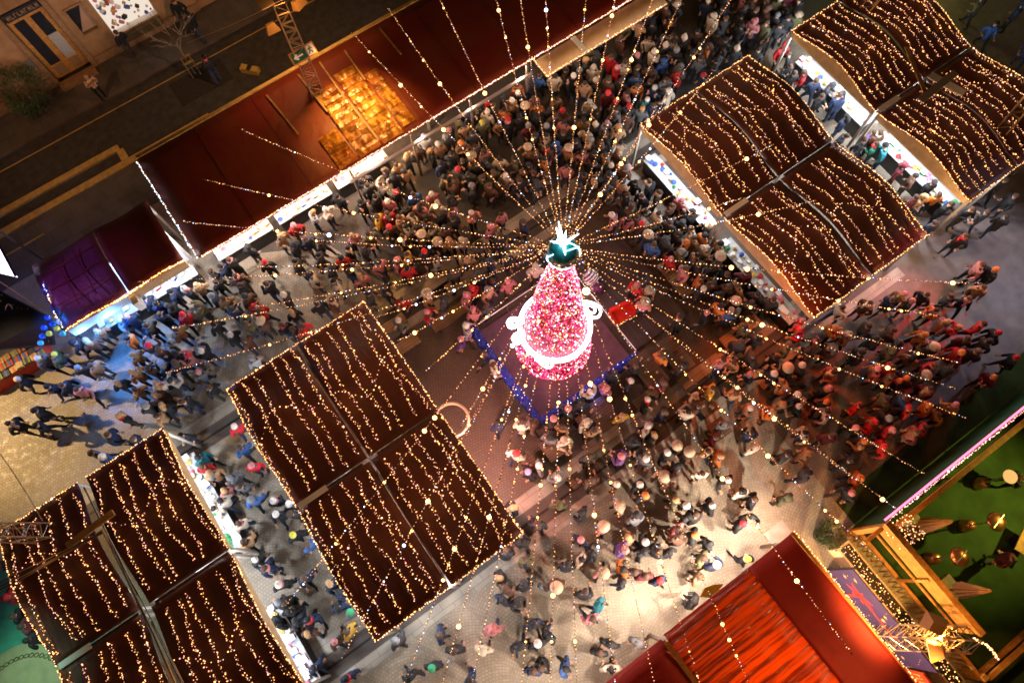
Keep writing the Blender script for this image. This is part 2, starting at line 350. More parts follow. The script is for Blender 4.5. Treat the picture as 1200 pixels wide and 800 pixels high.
# ================================================================== MARKET TENTS
def roof_z(t, eave=3.2, rise=1.0):
    return eave + rise*(0.5-0.5*math.cos(2*PI*t))**.85
def tent(x0, x1, y0, y1, label, gable_sides=(True, True), rise=1.0, eave=3.2, m=None, posts=True):
    root = empty('market_tent', ((x0+x1)/2, (y0+y1)/2, 0), label, 'market tent', 'twinkling dark market tents')
    m = m or m_tent; nx, ny = 8, 22; mb = MB(); vs = []
    rnd = random.Random(int(x0*91+y0*17))
    ph = rnd.random()*6
    for j in range(ny+1):
        for i in range(nx+1):
            s, t = i/nx, j/ny
            z = roof_z(t, eave, rise)+.035*math.sin(s*9+ph)*math.sin(t*PI) - .06*math.sin(PI*s)*math.sin(PI*t)
            vs.append((x0+(x1-x0)*s, y0+(y1-y0)*t, z))
    n1 = len(vs); vs += [(x, y, z-.03) for x, y, z in vs]
    fs = []
    W = nx+1
    for j in range(ny):
        for i in range(nx):
            a = j*W+i; fs.append((a, a+1, a+W+1, a+W)); fs.append((n1+a, n1+a+W, n1+a+W+1, n1+a+1))
    for j in range(ny):
        a = j*W; fs.append((a, a+W, n1+a+W, n1+a)); a = j*W+nx; fs.append((a, n1+a, n1+a+W, a+W))
    for i in range(nx):
        a = i; fs.append((a, n1+a, n1+a+1, a+1)); a = ny*W+i; fs.append((a, a+1, n1+a+1, n1+a))
    mb.add(vs, fs, m); child(mb, 'roof', root, smooth=True)
    for side, xx in ((0, x0), (1, x1)):                      # tan gable cloth under the curved edge
        if not gable_sides[side]: continue
        g = MB(); vs = []; o = .012 if side == 0 else -.012
        for j in range(ny+1):
            t = j/ny; y = y0+(y1-y0)*t
            zt = roof_z(t, eave, rise)-.035
            for dx in (0, o*3): vs += [(xx+o+dx, y, zt), (xx+o+dx, y, eave-.32)]
        fs = []
        for j in range(ny):
            a = j*4
            fs += [(a, a+1, a+5, a+4), (a+2, a+6, a+7, a+3), (a, a+4, a+6, a+2), (a+1, a+3, a+7, a+5)]
        g.add(vs, fs, m_tan); child(g, 'gable', root)
    if posts:
        for (px, py) in ((x0+.06, y0+.06), (x1-.06, y0+.06), (x0+.06, y1-.06), (x1-.06, y1-.06)):
            child(MB().bb(px-.05, px+.05, py-.05, py+.05, 0, eave-.04, m_post), 'post', root)
    return root

N_ORD = ['first','second','third','fourth','fifth','sixth','seventh','eighth','ninth','tenth','eleventh','twelfth','thirteenth','fourteenth','fifteenth','sixteenth','seventeenth','eighteenth','nineteenth','twentieth']
N_ORD += ['number %d' % i for i in range(21, 90)]
warm_set = [b_warm, b_gold, b_gold, b_pale, b_pink, b_dim]
def bulbs_along(mb, pts, step, r, rnd, mats=warm_set, jit=.03, big=.05):
    acc = 0
    for a, b in zip(pts, pts[1:]):
        a, b = Vector(a), Vector(b); L = (b-a).length; t = acc
        while t < L:
            p = a+(b-a)*(t/L); rr = r*rnd.uniform(.55, 1.25)
            if rnd.random() < big: rr *= 1.7
            mb.octa((p.x+rnd.uniform(-jit, jit), p.y+rnd.uniform(-jit, jit), p.z+rnd.uniform(0, jit)*.5), rr, rnd.choice(mats))
            t += step*rnd.uniform(.55, 1.5)
        acc = t-L
def strand(pts, label, group, step=.13, r=.021, rnd=random, mats=warm_set, wire=True, jit=.03, big=.05, name='fairy_light_string'):
    w_ = MB(); w_.tube(pts, .008, m_wire, 3)
    o = w_.build(name, origin=pts[0]); tag(o, label, 'string lights', group)
    b = MB(); bulbs_along(b, pts, step, r, rnd, mats, jit, big)
    b.v = [tuple(Vector(v)-Vector(pts[0])) for v in b.v]
    tag(b.build('bulb_chain', o), kind='stuff')
    return o

def roof_strands(x0, x1, y0, y1, where, n, seed, rise=1.0, eave=3.2, edges=(1, 1, 0, 0)):
    rnd = random.Random(seed); xs = []
    nc = n
    for k in range(nc):                                    # meandering
        x = x0+(x1-x0)*(k+.5+rnd.uniform(-.28, .28))/nc
        xs.append(x)
    for k, x in enumerate(xs):
        ya, yb = y0+rnd.uniform(.08, .35), y1-rnd.uniform(.08, .35); pts = []; dx = 0; ph = rnd.random()*6; am = rnd.uniform(.03, .08)
        N = 20; drift = rnd.uniform(-.12, .12)
        for j in range(N+1):
            y = yb+(ya-yb)*j/N; t = (y-y0)/(y1-y0)
            xx = x+am*math.sin(ph+j*.55)+drift*(j/N-.5)+rnd.uniform(-.03, .03); xx = min(max(xx, x0+.05), x1-.05)
            pts.append((xx, y, roof_z(t, eave, rise)+.035))
        lab = '%s fairy light string on the %s' % (N_ORD[k], where)
        strand(pts, lab, 'fairy light strings laid over the tent roofs', .048, .0165, rnd, jit=.06, big=.08)
    # one loose tie between the strings
    y = y0+(y1-y0)*rnd.uniform(.3, .7); pts = []
    for j in range(9):
        xx = x0+.1+(x1-x0-.2)*j/8; yy = y+.45*math.sin(j*.9+seed); yy = min(max(yy, y0+.1), y1-.1)
        pts.append((xx, yy, roof_z((yy-y0)/(y1-y0), eave, rise)+.05))
    strand(pts, 'crosswise fairy light tie on the %s' % where, 'fairy light ties', .16, .022, rnd, jit=.03)
def edge_lights(pts, label, rnd, step=.055, r=.022, mats=None, big=.05, jit=.025):
    strand(pts, label, 'light garlands along the roof edges', step, r, rnd, mats or [b_warm, b_gold, b_pale, b_gold], jit=jit, big=big, name='edge_garland')
def gable_edge(x, y0, y1, label, rnd, rise=1.0, eave=3.2, **k):
    pts = [(x, y0+(y1-y0)*j/20, roof_z(j/20, eave, rise)+.01) for j in range(21)]
    edge_lights(pts, label, rnd, **k)

TX = {'C': (-5.08, .72, 1.35, 11.60), 'B': (13.85, 19.6, 1.42, 11.65), 'A': (21.9, 27.3, 1.5, 11.55), 'D': (-13.9, -7.62, 1.45, 11.65)}
WH = {'C': 'tent beside light tree', 'B': 'tent by white alley', 'A': 'tent past white alley', 'D': 'tent with cable mast'}
corner = {(0, 0): 'front-west', (1, 0): 'front-east', (0, 1): 'street-west', (1, 1): 'street-east'}
rn = random.Random(3)
for key, (x0, x1, y0, y1) in TX.items():
    xm, ym = (x0+x1)/2, (y0+y1)/2
    gx = .08 if key != 'D' else .34
    gy = .07
    rise = {'C': .42, 'B': .42, 'A': .46, 'D': .42}[key]
    for i in (0, 1):
        for j in (0, 1):
            a0, a1 = (x0, xm-gx/2) if i == 0 else (xm+gx/2, x1)
            b0, b1 = (y0, ym-gy) if j == 0 else (ym+gy, y1)
            nm = {(0,0): 'lower left bay of the ', (1,0): 'lower right bay of the ', (0,1): 'upper left bay of the ', (1,1): 'upper right bay of the '}[(i, j)] + WH[key]
            tent(a0, a1, b0, b1, 'dark brown fabric ' + nm, (i == 0, i == 1), rise)
            roof_strands(a0, a1, b0, b1, nm, 6, hash((key, i, j)) % 1000 if False else (ord(key)*7+i*3+j), rise)
            if i == 0: gable_edge(a0, b0, b1, 'garland on the outer long edge, ' + nm, rn, rise, step=.045 if key in 'AB' else .06)
            else: gable_edge(a1, b0, b1, 'garland on the outer long edge, ' + nm, rn, rise, step=.06)
            yy = b0 if j == 0 else b1
            edge_lights([(a0+(a1-a0)*k/6, yy, 3.21) for k in range(7)], 'garland on the short end, ' + nm, rn, step=.07)
    # gutter beams between the bays
    for i in (0, 1):
        a0, a1 = (x0+.1, xm-.3) if i == 0 else (xm+.3, x1-.1)
        o = MB().bb(a0, a1, ym-.06, ym+.06, 3.06, 3.12, m_gut).build('gutter', origin=((a0+a1)/2, ym, 3.1))
        tag(o, '%s gutter beam between bays of the %s' % (('west', 'east')[i], WH[key]), 'gutter', 'gutter beams between tent bays')
    cvx = x0+.2
    tag(MB().bb(x0+.1, x0+1.2, ym-.10, ym+.10, 3.235, 3.27, m_whi).build('flashing_strip'), 'short pale flashing strip at the joint of the %s' % WH[key], 'flashing', 'flashing strips at tent joints')
    for q in range(4): lamp('POINT', (x0+(x1-x0)*(.25+.5*(q % 2)), y0+(y1-y0)*(.25+.5*(q//2)), 5.2), 16, (1, .48, .20), .3)  # added points above the roofs, giving the fabric the strings' warm glow
    for j in (0, 1):
        b0, b1 = (y0+.3, ym-.5) if j == 0 else (ym+.5, y1-.3)
        o = MB().bb(xm-.02, xm+.02, b0, b1, 3.26, 3.30, m_gut).build('ridge_batten', origin=(xm, (b0+b1)/2, 3.3))
        tag(o, '%s wooden batten in the long gap of the %s' % (('lower', 'upper')[j], WH[key]), 'batten', 'battens in the tent gaps')

# stalls under the tents: white back boards, counters with goods
GOODS = [mat('goods_red', (.5, .03, .03), .5), mat('goods_green', (.04, .25, .08), .5), mat('goods_gold', (.6, .4, .08), .4), mat('goods_blue', (.05, .12, .45), .5),
         mat('goods_cream', (.75, .68, .55), .6), mat('goods_pink', (.7, .2, .3), .5)]
def counter(x0, x1, y0, y1, label, back=None, long='y', goods=22, seed=1, hb=2.5, top=None):
    root = empty('stall_counter', ((x0+x1)/2, (y0+y1)/2, 0), label, 'stall counter', 'market stall counters')
    child(MB().bb(x0, x1, y0, y1, .90, .95, top or mat('counter_cloth', (.50, .50, .50), .6, .25, 5)), 'tabletop', root)
    child(MB().bb(x0+.05, x1-.05, y0+.05, y1-.05, 0, .897, m_dark), 'front_panel', root)
    if back:
        bx0, bx1, by0, by1 = back
        child(MB().bb(bx0, bx1, by0, by1, 0, hb, m_whi), 'back_board', root)
    rnd = random.Random(seed)
    for k in range(goods):
        t = (k+.5)/goods
        if long == 'y': x, y = rnd.uniform(x0+.12, x1-.12), y0+(y1-y0)*t
        else: x, y = x0+(x1-x0)*t, rnd.uniform(y0+.12, y1-.12)
        s = rnd.uniform(.06, .13); mm = rnd.choice(GOODS+GOODS+[GOODS[2]]*3+[GOODS[4]]*5); g = MB(); h = rnd.uniform(.06, .2)
        if rnd.random() < .5: g.lathe((x, y, .953), [(s*.8, 0), (s, h*.6), (s*.55, h*.8), (s*.5, h)], mm, 8); nm = 'jar'; lb = 'jar'
        else:
            g.box((x, y, .953+h/2), (s*2, s*2, h), mm, rz=rnd.random()); g.box((x, y, .953+h+.01), (s*2.1, s*2.1, .016), m_whi, rz=0); nm = 'gift_box'; lb = 'box'
        o = g.build(nm, origin=(x, y, .953))
        tag(o, '%s %s, %s along the %s' % (mm.name.split('_')[1], 'jar' if nm == 'jar' else 'gift box', N_ORD[k], label), lb, 'goods on the stall counters')
    return root
counter(22.85, 23.5, 1.9, 6.2, 'white counter under far tent lower bay', (24.3, 24.36, 1.9, 6.2), seed=2)
counter(22.85, 23.5, 6.9, 11.2, 'white counter under far tent upper bay', (24.3, 24.36, 6.9, 11.2), seed=3)
counter(14.1, 14.75, 7.0, 11.2, 'white counter facing tree side crowd', (16.0, 16.06, 6.9, 11.3), seed=4)
counter(14.1, 14.75, 1.9, 6.2, 'white counter near lower crowd', (16.0, 16.06, 1.9, 6.2), seed=5)
counter(-8.35, -7.72, 1.5, 4.6, 'white counter with black front edge', (-9.3, -9.24, 1.5, 6.1), seed=6)
counter(-8.35, -7.75, 7.0, 11.2, 'white counter at alley head', (-9.3, -9.24, 6.9, 11.3), seed=7)
counter(-4.9, -4.3, 1.7, 6.0, 'white counter under tree tent lower side', (-3.3, -3.24, 1.6, 6.2), seed=8)
counter(-4.9, -4.3, 7.0, 11.2, 'white counter under tree tent upper side', (-3.3, -3.24, 6.9, 11.3), seed=9)
counter(-3.0, .3, 1.45, 1.95, 'white counter under tree tent short end', None, 'x', seed=10)
for k in range(3):
    xa = -3.2+k*2.9
    counter(xa, xa+2.6, 17.75, 18.3, '%s white counter along the long red roof' % N_ORD[k], (xa, xa+2.6, 19.2, 19.26), 'x', 9, 20+k)
counter(-8.6, -4.2, 17.75, 18.3, 'white counter under purple roof', (-8.6, -4.2, 19.2, 19.26), 'x', 12, 40)

# ================================================================== LONG RED ROOF
def slab_roof(name, x0, x1, y0, y1, z0, z1, m, label, cat='market roof', nx=30, ny=12, sag=.08, posts=(), smooth=True):
    root = empty(name, ((x0+x1)/2, (y0+y1)/2, 0), label, cat)
    vs = []; W = nx+1
    for j in range(ny+1):
        for i in range(nx+1):
            s, t = i/nx, j/ny
            z = z0+(z1-z0)*t - sag*abs(math.sin(s*(x1-x0)/2.6*PI))**.7*math.sin(PI*t)*.9
            vs.append((x0+(x1-x0)*s, y0+(y1-y0)*t, z))
    n1 = len(vs); vs += [(x, y, z-.04) for x, y, z in vs]; fs = []
    for j in range(ny):
        for i in range(nx):
            a = j*W+i; fs.append((a, a+1, a+W+1, a+W)); fs.append((n1+a, n1+a+W, n1+a+W+1, n1+a+1))
    for j in range(ny):
        a = j*W; fs.append((a, a+W, n1+a+W, n1+a)); a = j*W+nx; fs.append((a, n1+a, n1+a+W, a+W))
    for i in range(nx):
        a = i; fs.append((a, n1+a, n1+a+1, a+1)); a = ny*W+i; fs.append((a, a+1, n1+a+1, n1+a))
    child(MB().add(vs, fs, m), 'roof', root, smooth=smooth)
    for (x, y) in posts: child(MB().bb(x-.05, x+.05, y-.05, y+.05, 0, z0-.1, m_post), 'post', root)
    return root
lr = slab_roof('long_market_roof', -3.5, 18.8, 16.9, 22.05, 3.15, 3.45, m_red, 'long dark red membrane roof with garland edge, lit by the truss tower', posts=[(x, y) for x in (-3.3, 2.2, 7.7, 13.2, 18.6) for y in (18.6, 21.9)])
def on_long(x, y): return 3.15+.3*(y-16.9)/5.15
# floodlit patch, its amber put into the sheets' colour, and the battens over them
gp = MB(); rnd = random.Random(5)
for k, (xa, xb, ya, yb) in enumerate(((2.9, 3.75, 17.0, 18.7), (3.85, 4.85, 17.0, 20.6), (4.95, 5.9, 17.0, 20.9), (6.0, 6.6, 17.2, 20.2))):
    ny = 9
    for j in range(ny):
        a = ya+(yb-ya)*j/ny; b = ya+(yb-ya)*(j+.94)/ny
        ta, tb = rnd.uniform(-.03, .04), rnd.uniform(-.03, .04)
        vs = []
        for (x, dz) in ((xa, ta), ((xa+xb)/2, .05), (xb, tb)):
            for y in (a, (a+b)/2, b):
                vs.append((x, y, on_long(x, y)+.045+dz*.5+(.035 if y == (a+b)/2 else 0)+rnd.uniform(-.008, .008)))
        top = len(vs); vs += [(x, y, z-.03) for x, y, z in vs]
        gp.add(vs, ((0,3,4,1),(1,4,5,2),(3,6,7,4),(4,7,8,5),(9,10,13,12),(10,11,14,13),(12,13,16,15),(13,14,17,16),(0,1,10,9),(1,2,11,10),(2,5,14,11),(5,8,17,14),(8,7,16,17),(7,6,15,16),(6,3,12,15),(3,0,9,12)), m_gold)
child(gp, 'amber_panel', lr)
for (xa, ya, xb, yb) in ((2.35, 19.3, 2.2, 21.6), (3.85, 19.5, 3.75, 21.7), (4.75, 19.6, 4.8, 21.7), (5.9, 19.9, 5.95, 21.6), (7.8, 20.1, 7.75, 21.7), (4.85, 17.2, 4.8, 19.4)):
    child(MB().beam((xa, ya, on_long(xa, ya)+.11), (xb, yb, on_long(xb, yb)+.11), .07, .05, m_beam), 'batten', lr)
child(MB().bb(-3.5, 18.8, 22.05, 22.2, 3.25, 3.5, m_kerb), 'back_board', lr)
rn = random.Random(11)
edge_lights([(-3.4+k*.8, 16.87, 3.16) for k in range(28)], 'dense pinkish garland along the front edge of the long red roof', rn, .030, .026, [b_pale, b_pale, b_pink, led_pk, b_warm], .03)
edge_lights([(-3.56, 16.9+k*.5, 3.2+.03*k) for k in range(11)], 'white garland up the short side of the long red roof', rn, .05, .022, [led_wh, b_pale, b_cold])
for k in range(8):
    x = -1.0+k*2.62
    if 2.6 < x < 6.8: continue
    child(MB().beam((x, 16.95, on_long(x, 16.95)+.012), (x, 22.0, on_long(x, 22.0)+.012), .035, .02, m_mar), 'seam', lr)
# the open front ledge of the far end
rl = empty('front_rail', (7.4, 16.75, 0), 'long pale rail hung just below the front edge of the red roof', 'rail')
child(MB().bb(3.0, 12.1, 16.62, 16.74, 2.55, 2.63, m_alu), 'rail', rl)
for x in (3.2, 6.1, 9.0, 11.9): child(MB().bb(x-.04, x+.04, 16.75, 16.83, 0, 3.1, m_gut), 'post', rl)
lg = slab_roof('front_awning', 12.3, 18.8, 15.9, 16.80, 2.95, 3.05, m_tan, 'tan awning strip in front of the far end of long red roof', 'awning', nx=8, ny=2, sag=0)
child(MB().bb(14.2, 14.45, 15.88, 16.82, 3.06, 3.09, m_whi), 'white_strut', lg)
edge_lights([(12.25, 16.9, 3.2), (12.25, 16.4, 3.1), (12.28, 15.9, 3.05)]+[(12.3+k*.8, 15.86, 3.05) for k in range(9)], 'warm garland around the tan awning strip', rn, .05, .024, [b_warm, b_gold, b_pale])
# the short roof at the end: maroon and purple-lit
sr = empty('end_market_roof', (-6.3, 18.8, 0), 'short maroon and purple lit roof beside the long red roof', 'market roof')
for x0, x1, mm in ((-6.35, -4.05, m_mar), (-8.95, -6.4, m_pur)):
    mb = MB(); vs = []; nx, ny = 8, 12
    for j in range(ny+1):
        for i in range(nx+1):
            s, t = i/nx, j/ny; vs.append((x0+(x1-x0)*s, 17.25+3.1*t, 3.05+.35*math.sin(PI*t*.9)**1.0+.05*math.cos(s*PI*2)))
    n1 = len(vs); vs += [(x, y, z-.04) for x, y, z in vs]; W = nx+1; fs = []
    for j in range(ny):
        for i in range(nx):
            a = j*W+i; fs.append((a, a+1, a+W+1, a+W)); fs.append((n1+a, n1+a+W, n1+a+W+1, n1+a+1))
    for j in range(ny):
        a = j*W; fs.append((a, a+W, n1+a+W, n1+a)); a = j*W+nx; fs.append((a, n1+a, n1+a+W, a+W))
    for i in range(nx):
        a = i; fs.append((a, n1+a, n1+a+1, a+1)); a = ny*W+i; fs.append((a, a+1, n1+a+1, n1+a))
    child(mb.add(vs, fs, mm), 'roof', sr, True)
for x in (-8.8, -6.37, -4.15):
    for y in (18.6, 20.2): child(MB().bb(x-.04, x+.05, y-.05, y+.05, 0, 3.0, m_post), 'post', sr)
child(MB().bb(-8.95, -4.05, 17.14, 17.2, 2.55, 3.05, m_tan), 'valance', sr)
child(MB().bb(-6.50, -6.25, 16.7, 17.12, 2.4, 3.0, m_whi), 'white_strut', sr)
for k in range(3): child(MB().bb(-8.7, -6.6, 18.0+k*.75, 18.03+k*.75, 3.46, 3.48, m_mar), 'roof_bar', sr)
for x in (-8.0, -7.3): child(MB().bb(x-.02, x+.02, 17.6, 19.8, 3.46, 3.475, m_mar), 'roof_bar', sr)
edge_lights([(-8.98+k*.5, 17.2+.05*math.sin(k), 3.08) for k in range(11)], 'golden garland along the front of the purple lit roof', rn, .035, .028, [b_gold, b_gold, b_warm, b_big], .04)

# ================================================================== BOTTOM RED TENT
bt = empty('red_tent', (2.6, -7, 0), 'glossy red tent with amber sheen beside the bright pavement', 'market tent')
def sheet_part(x0, x1, y0, y1, zf, m, name, root, nx=14, ny=14):
    vs = []; W = nx+1
    for j in range(ny+1):
        for i in range(nx+1):
            x, y = x0+(x1-x0)*i/nx, y0+(y1-y0)*j/ny; vs.append((x, y, zf(x, y)))
    n1 = len(vs); vs += [(x, y, z-.04) for x, y, z in vs]; fs = []
    for j in range(ny):
        for i in range(nx):
            a = j*W+i; fs.append((a, a+1, a+W+1, a+W)); fs.append((n1+a, n1+a+W, n1+a+W+1, n1+a+1))
    for j in range(ny):
        a = j*W; fs.append((a, a+W, n1+a+W, n1+a)); a = j*W+nx; fs.append((a, n1+a, n1+a+W, a+W))
    for i in range(nx):
        a = i; fs.append((a, n1+a, n1+a+1, a+1)); a = ny*W+i; fs.append((a, a+1, n1+a+1, n1+a))
    return child(MB().add(vs, fs, m), name, root, True)
zf = lambda x, y: 3.15+.32*min(1, (-3.8-y)/4)+.03*math.sin(y*5+x*.6)*min(1, (-3.8-y)/1.5)
sheet_part(-6, 2.45, -10.5, -3.85, lambda x, y: zf(x, y), m_red2, 'roof', bt)
sheet_part(2.60, 6.147, -10.5, -3.80, lambda x, y: zf(x, y)+.03*math.sin(x*7), m_shiny, 'shiny_roof', bt, 24, 24)
sheet_part(6.15, 8.0, -10.5, -3.80, lambda x, y: zf(x, y), m_red2, 'side_roof', bt)
child(MB().beam((2.52, -4.0, 3.22), (2.52, -9.8, 3.55), .16, .07, m_wood), 'batten', bt)
child(MB().bb(8.02, 8.14, -10.5, -3.8, 2.95, 3.18, m_wood), 'edge_board', bt)
for (x, y) in ((-5.8, -4), (2.5, -4), (7.8, -4), (7.8, -9.5), (2.5, -9.5)): child(MB().bb(x-.05, x+.05, y-.05, y+.05, 0, 3.05, m_post), 'post', bt)
child(MB().bb(-5.8, 7.6, -5.6, -5.54, 0, 2.6, m_whi), 'back_board', bt)
edge_lights([(8.17, -3.8-k*.5, 3.2) for k in range(14)], 'warm garland along the side board of glossy red tent', rn, .06, .024)
yl = MB(); _y = [P(*q, 3.35)[:2] for q in ((821, 699), (826, 689), (838, 684), (848, 684), (842, 692), (832, 700))]; yl.poly(_y[::-1], 3.24, 3.36, mat('yellow_fabric', (.7, .42, .05), .5, .2))
tag(yl.build('yellow_bunting'), 'crumpled yellow cloth lying on the front edge of the red tent', 'cloth')

# ================================================================== LIGHT TREE
TC = Vector((6.12, 6.85, 0))
tr = empty('light_tree', TC, 'tall pink and red glowing cone tree with white ribbon and teal globe', 'christmas tree')
tree_red = mat('tree_netting', (.22, .004, .03), .6, .4, 14)
def rad(z):                                                   # bell profile
    t = (z-.35)/8.1
    return .20+1.30*(1-t)**.80*(1-.05*math.sin(PI*t))
prof = [(rad(.35+8.1*k/20), .35+8.1*k/20) for k in range(21)]
child(MB().lathe(TC, prof, tree_red, 28), 'cone', tr, True)
bl = MB(); rnd = random.Random(4)
pm = [emit('tree_red', (1, .015, .09), 3)]*4+[emit('tree_rose', (1, .10, .26), 5)]*4+[ emit('tree_white', (1, .60, .62), 9), emit('tree_gold', (1, .42, .20), 7)]
for k in range(8000):
    z = .36+8.0*(rnd.random()**1.25); r = rad(z)+.025; a = rnd.random()*2*PI
    bl.octa((TC.x+r*math.cos(a), TC.y+r*math.sin(a), z), rnd.choice((.011, .014, .017, .021, .028)), rnd.choice(pm))
tag(child(bl, 'led_curtain', tr), kind='stuff')
rib = emit('ribbon_white', (1, .84, .86), 9, 'AUTO')
pts = []
for k in range(49):                                           # ribbon: a drooping ring with its bow
    a = 2*PI*k/48; z = 2.6+.15*math.cos(a-R(40)); r = rad(z)+.16; pts.append((TC.x+r*math.cos(a), TC.y+r*math.sin(a), z))
rb = MB(); rb.tube(pts[:-1], .095, rib, 6, closed=True); rb.tube([(p[0]+.03*math.cos(i), p[1], p[2]-.18) for i, p in enumerate(pts[:-1])], .05, rib, 6, closed=True)
child(rb, 'ribbon', tr)
def loop(cx, cy, cz, dx, dz, ang, name='bow_loop'):
    q = Matrix.Rotation(ang, 4, 'Z'); pp = []
    for k in range(20):
        a = 2*PI*k/20; v = q @ Vector((dx*math.cos(a), .8*dz*math.sin(a)*(1+.5*math.cos(a)), .10*math.sin(a)-.25*dx*math.cos(a))); pp.append((cx+v.x, cy+v.y, cz+v.z))
    mb_ = MB().tube(pp, .05, rib, 6, closed=True); mb_.tube([(x*.5+cx*.5, y*.5+cy*.5, z*.5+cz*.5) for x, y, z in pp], .045, rib, 6, closed=True); child(mb_, name, tr)
loop(TC.x+1.42, TC.y-.25, 2.75, .44, .26, R(-62)); loop(TC.x-1.15, TC.y+.95, 2.65, .30, .26, R(150)); loop(TC.x-1.3, TC.y+.5, 2.35, .26, .24, R(190)); loop(TC.x-1.05, TC.y-.75, 2.0, .34, .16, R(-60))
teal = mat('teal_glass', (.01, .16, .18), .25, spec=.7)
child(MB().ball((TC.x, TC.y, 8.95), .50, teal, 20, 12), 'globe', tr, True)
cy = emit('globe_line', (.35, .85, 1), 7, 'AUTO'); gl = MB(); rnd = random.Random(9)
for k in range(7):
    ax = Vector((rnd.uniform(-1, 1), rnd.uniform(-1, 1), rnd.uniform(-.3, 1))).normalized(); q = ax.to_track_quat('Z', 'X'); a0 = rnd.random()*6; n = rnd.randint(6, 12)
    gl.tube([Vector((TC.x, TC.y, 8.95))+q @ Vector((.515*math.cos(a0+j*.24), .515*math.sin(a0+j*.24), 0)) for j in range(n)], .016, cy, 4)
child(gl, 'globe_lights', tr)
st = MB(); wh = emit('star_white', (.8, .97, 1), 14, 'AUTO')
for k in range(9):
    a = k/9*2*PI; L = (.55, .32)[k % 2]
    st.tube([(TC.x, TC.y, 9.48), (TC.x+L*math.cos(a)*.7, TC.y+L*math.sin(a)*.7, 9.55+.3*(k % 3))], [.05, .008], wh, 4)
st.tube([(TC.x, TC.y, 9.3), (TC.x-.22, TC.y+.12, 10.5)], [.09, .015], wh, 5)
child(st, 'star', tr)
child(MB().tube([(TC.x, TC.y, 0.2), (TC.x, TC.y, 9.5)], .05, m_dark, 6), 'mast', tr)
# platform and its fences of blue tinsel
pf = empty('tree_platform', (TC.x, TC.y, 0), 'square plum coloured platform carrying the light tree', 'platform')
plat = mat('platform_carpet', (.14, .075, .10), .85, .25, 3)
child(MB().bb(3.95, 8.35, 4.65, 9.05, .01, .33, plat), 'deck', pf)
m_blue = pvc('blue_tinsel', (.01, .03, .35), .25, 1, (14, 14, 14), .9)
b_blue = emit('bulb_blue', (.02, .06, 1), 2.2)
for nm, a, b in (('near side of the tree platform', (3.85, 4.45), (8.5, 4.45)), ('tent side of the tree platform', (3.75, 4.5), (3.75, 9.2))):
    n = 34; rnd = random.Random(len(nm)); rt = empty('tinsel_fence', (a[0], a[1], 0), 'low fence wrapped in blue tinsel along the '+nm, 'fence', 'blue tinsel fences')
    for k in range(6):
        x, y = a[0]+(b[0]-a[0])*k/5, a[1]+(b[1]-a[1])*k/5; child(MB().bb(x-.03, x+.03, y-.03, y+.03, 0, .75, m_dark), 'post', rt)
    pts = [(a[0]+(b[0]-a[0])*k/n, a[1]+(b[1]-a[1])*k/n, .72+.05*math.sin(k*1.3)) for k in range(n+1)]
    child(MB().tube(pts, [.17+.05*rnd.random() for _ in pts], m_blue, 7), 'garland', rt)
    bb_ = MB(); bulbs_along(bb_, [(p[0], p[1], p[2]+.20) for p in pts], .07, .014, rnd, [b_blue, b_blue, b_blue, b_blue, b_blue, b_cold], .15, 0); child(bb_, 'bulb_chain', rt)
# rail on the two far sides
for nm, a, b in (('street side of the tree platform', (4.0, 9.15), (8.4, 9.15)), ('deck side of the tree platform', (8.5, 4.6), (8.5, 9.1))):
    rt = empty('barrier', (a[0], a[1], 0), 'thin metal barrier on the '+nm, 'barrier', 'metal barriers round the platform')
    child(MB().tube([(a[0], a[1], .95), (b[0], b[1], .95)], .025, m_alu, 6), 'rail', rt)
    for k in range(4):
        x, y = a[0]+(b[0]-a[0])*k/3, a[1]+(b[1]-a[1])*k/3; child(MB().tube([(x, y, 0), (x, y, .95)], .02, m_alu, 5), 'post', rt)

# deck, benches, tables of the middle
dk = MB().bb(8.75, 11.4, 4.75, 9.6, .006, .16, m_deck); tag(dk.build('deck'), 'low dark plum boarded deck beside the light tree', 'deck')
dk = MB().bb(4.6, 9.1, 9.6, 10.8, .006, .10, m_deck); tag(dk.build('deck'), 'narrow dark boarded deck behind the light tree', 'deck')
benchmat = slabs('bench_boards', (.34, .21, .10), (.28, .17, .08), (.05, .03, .02), 2.5, .12)
bench_top = slabs('bench_stone', (.30, .23, .16), (.26, .20, .14), (.1, .08, .06), 1.2, .6)
BN = [(.9, 11.35, 1.9, .48, 0, 'by the tent corner'), (3.2, 11.9, 2.4, .45, 0, 'on the street side band'), (1.0, 10.3, 1.6, .5, 0, 'closest to the tent corner garland'), (5.0, 11.3, 2.2, .5, 0, 'behind the tree, amid the standing crowd'),
      (3.4, 10.3, 1.8, .55, 0, 'between tent corner and tree'), (10.2, 2.5, 2.0, .5, 0, 'on the near band past the deck'), (8.0, 2.9, 1.6, .45, 0, 'near the slatted table'), (5.4, 2.6, 1.7, .45, 0, 'below the blue tinsel corner'), (12.6, 2.9, 1.9, .5, 0, 'toward the alley tent'), (12.4, 9.6, .5, 2.0, 0, 'behind the deck'), (11.9, 6.2, .5, 1.8, 0, 'beside the deck')]
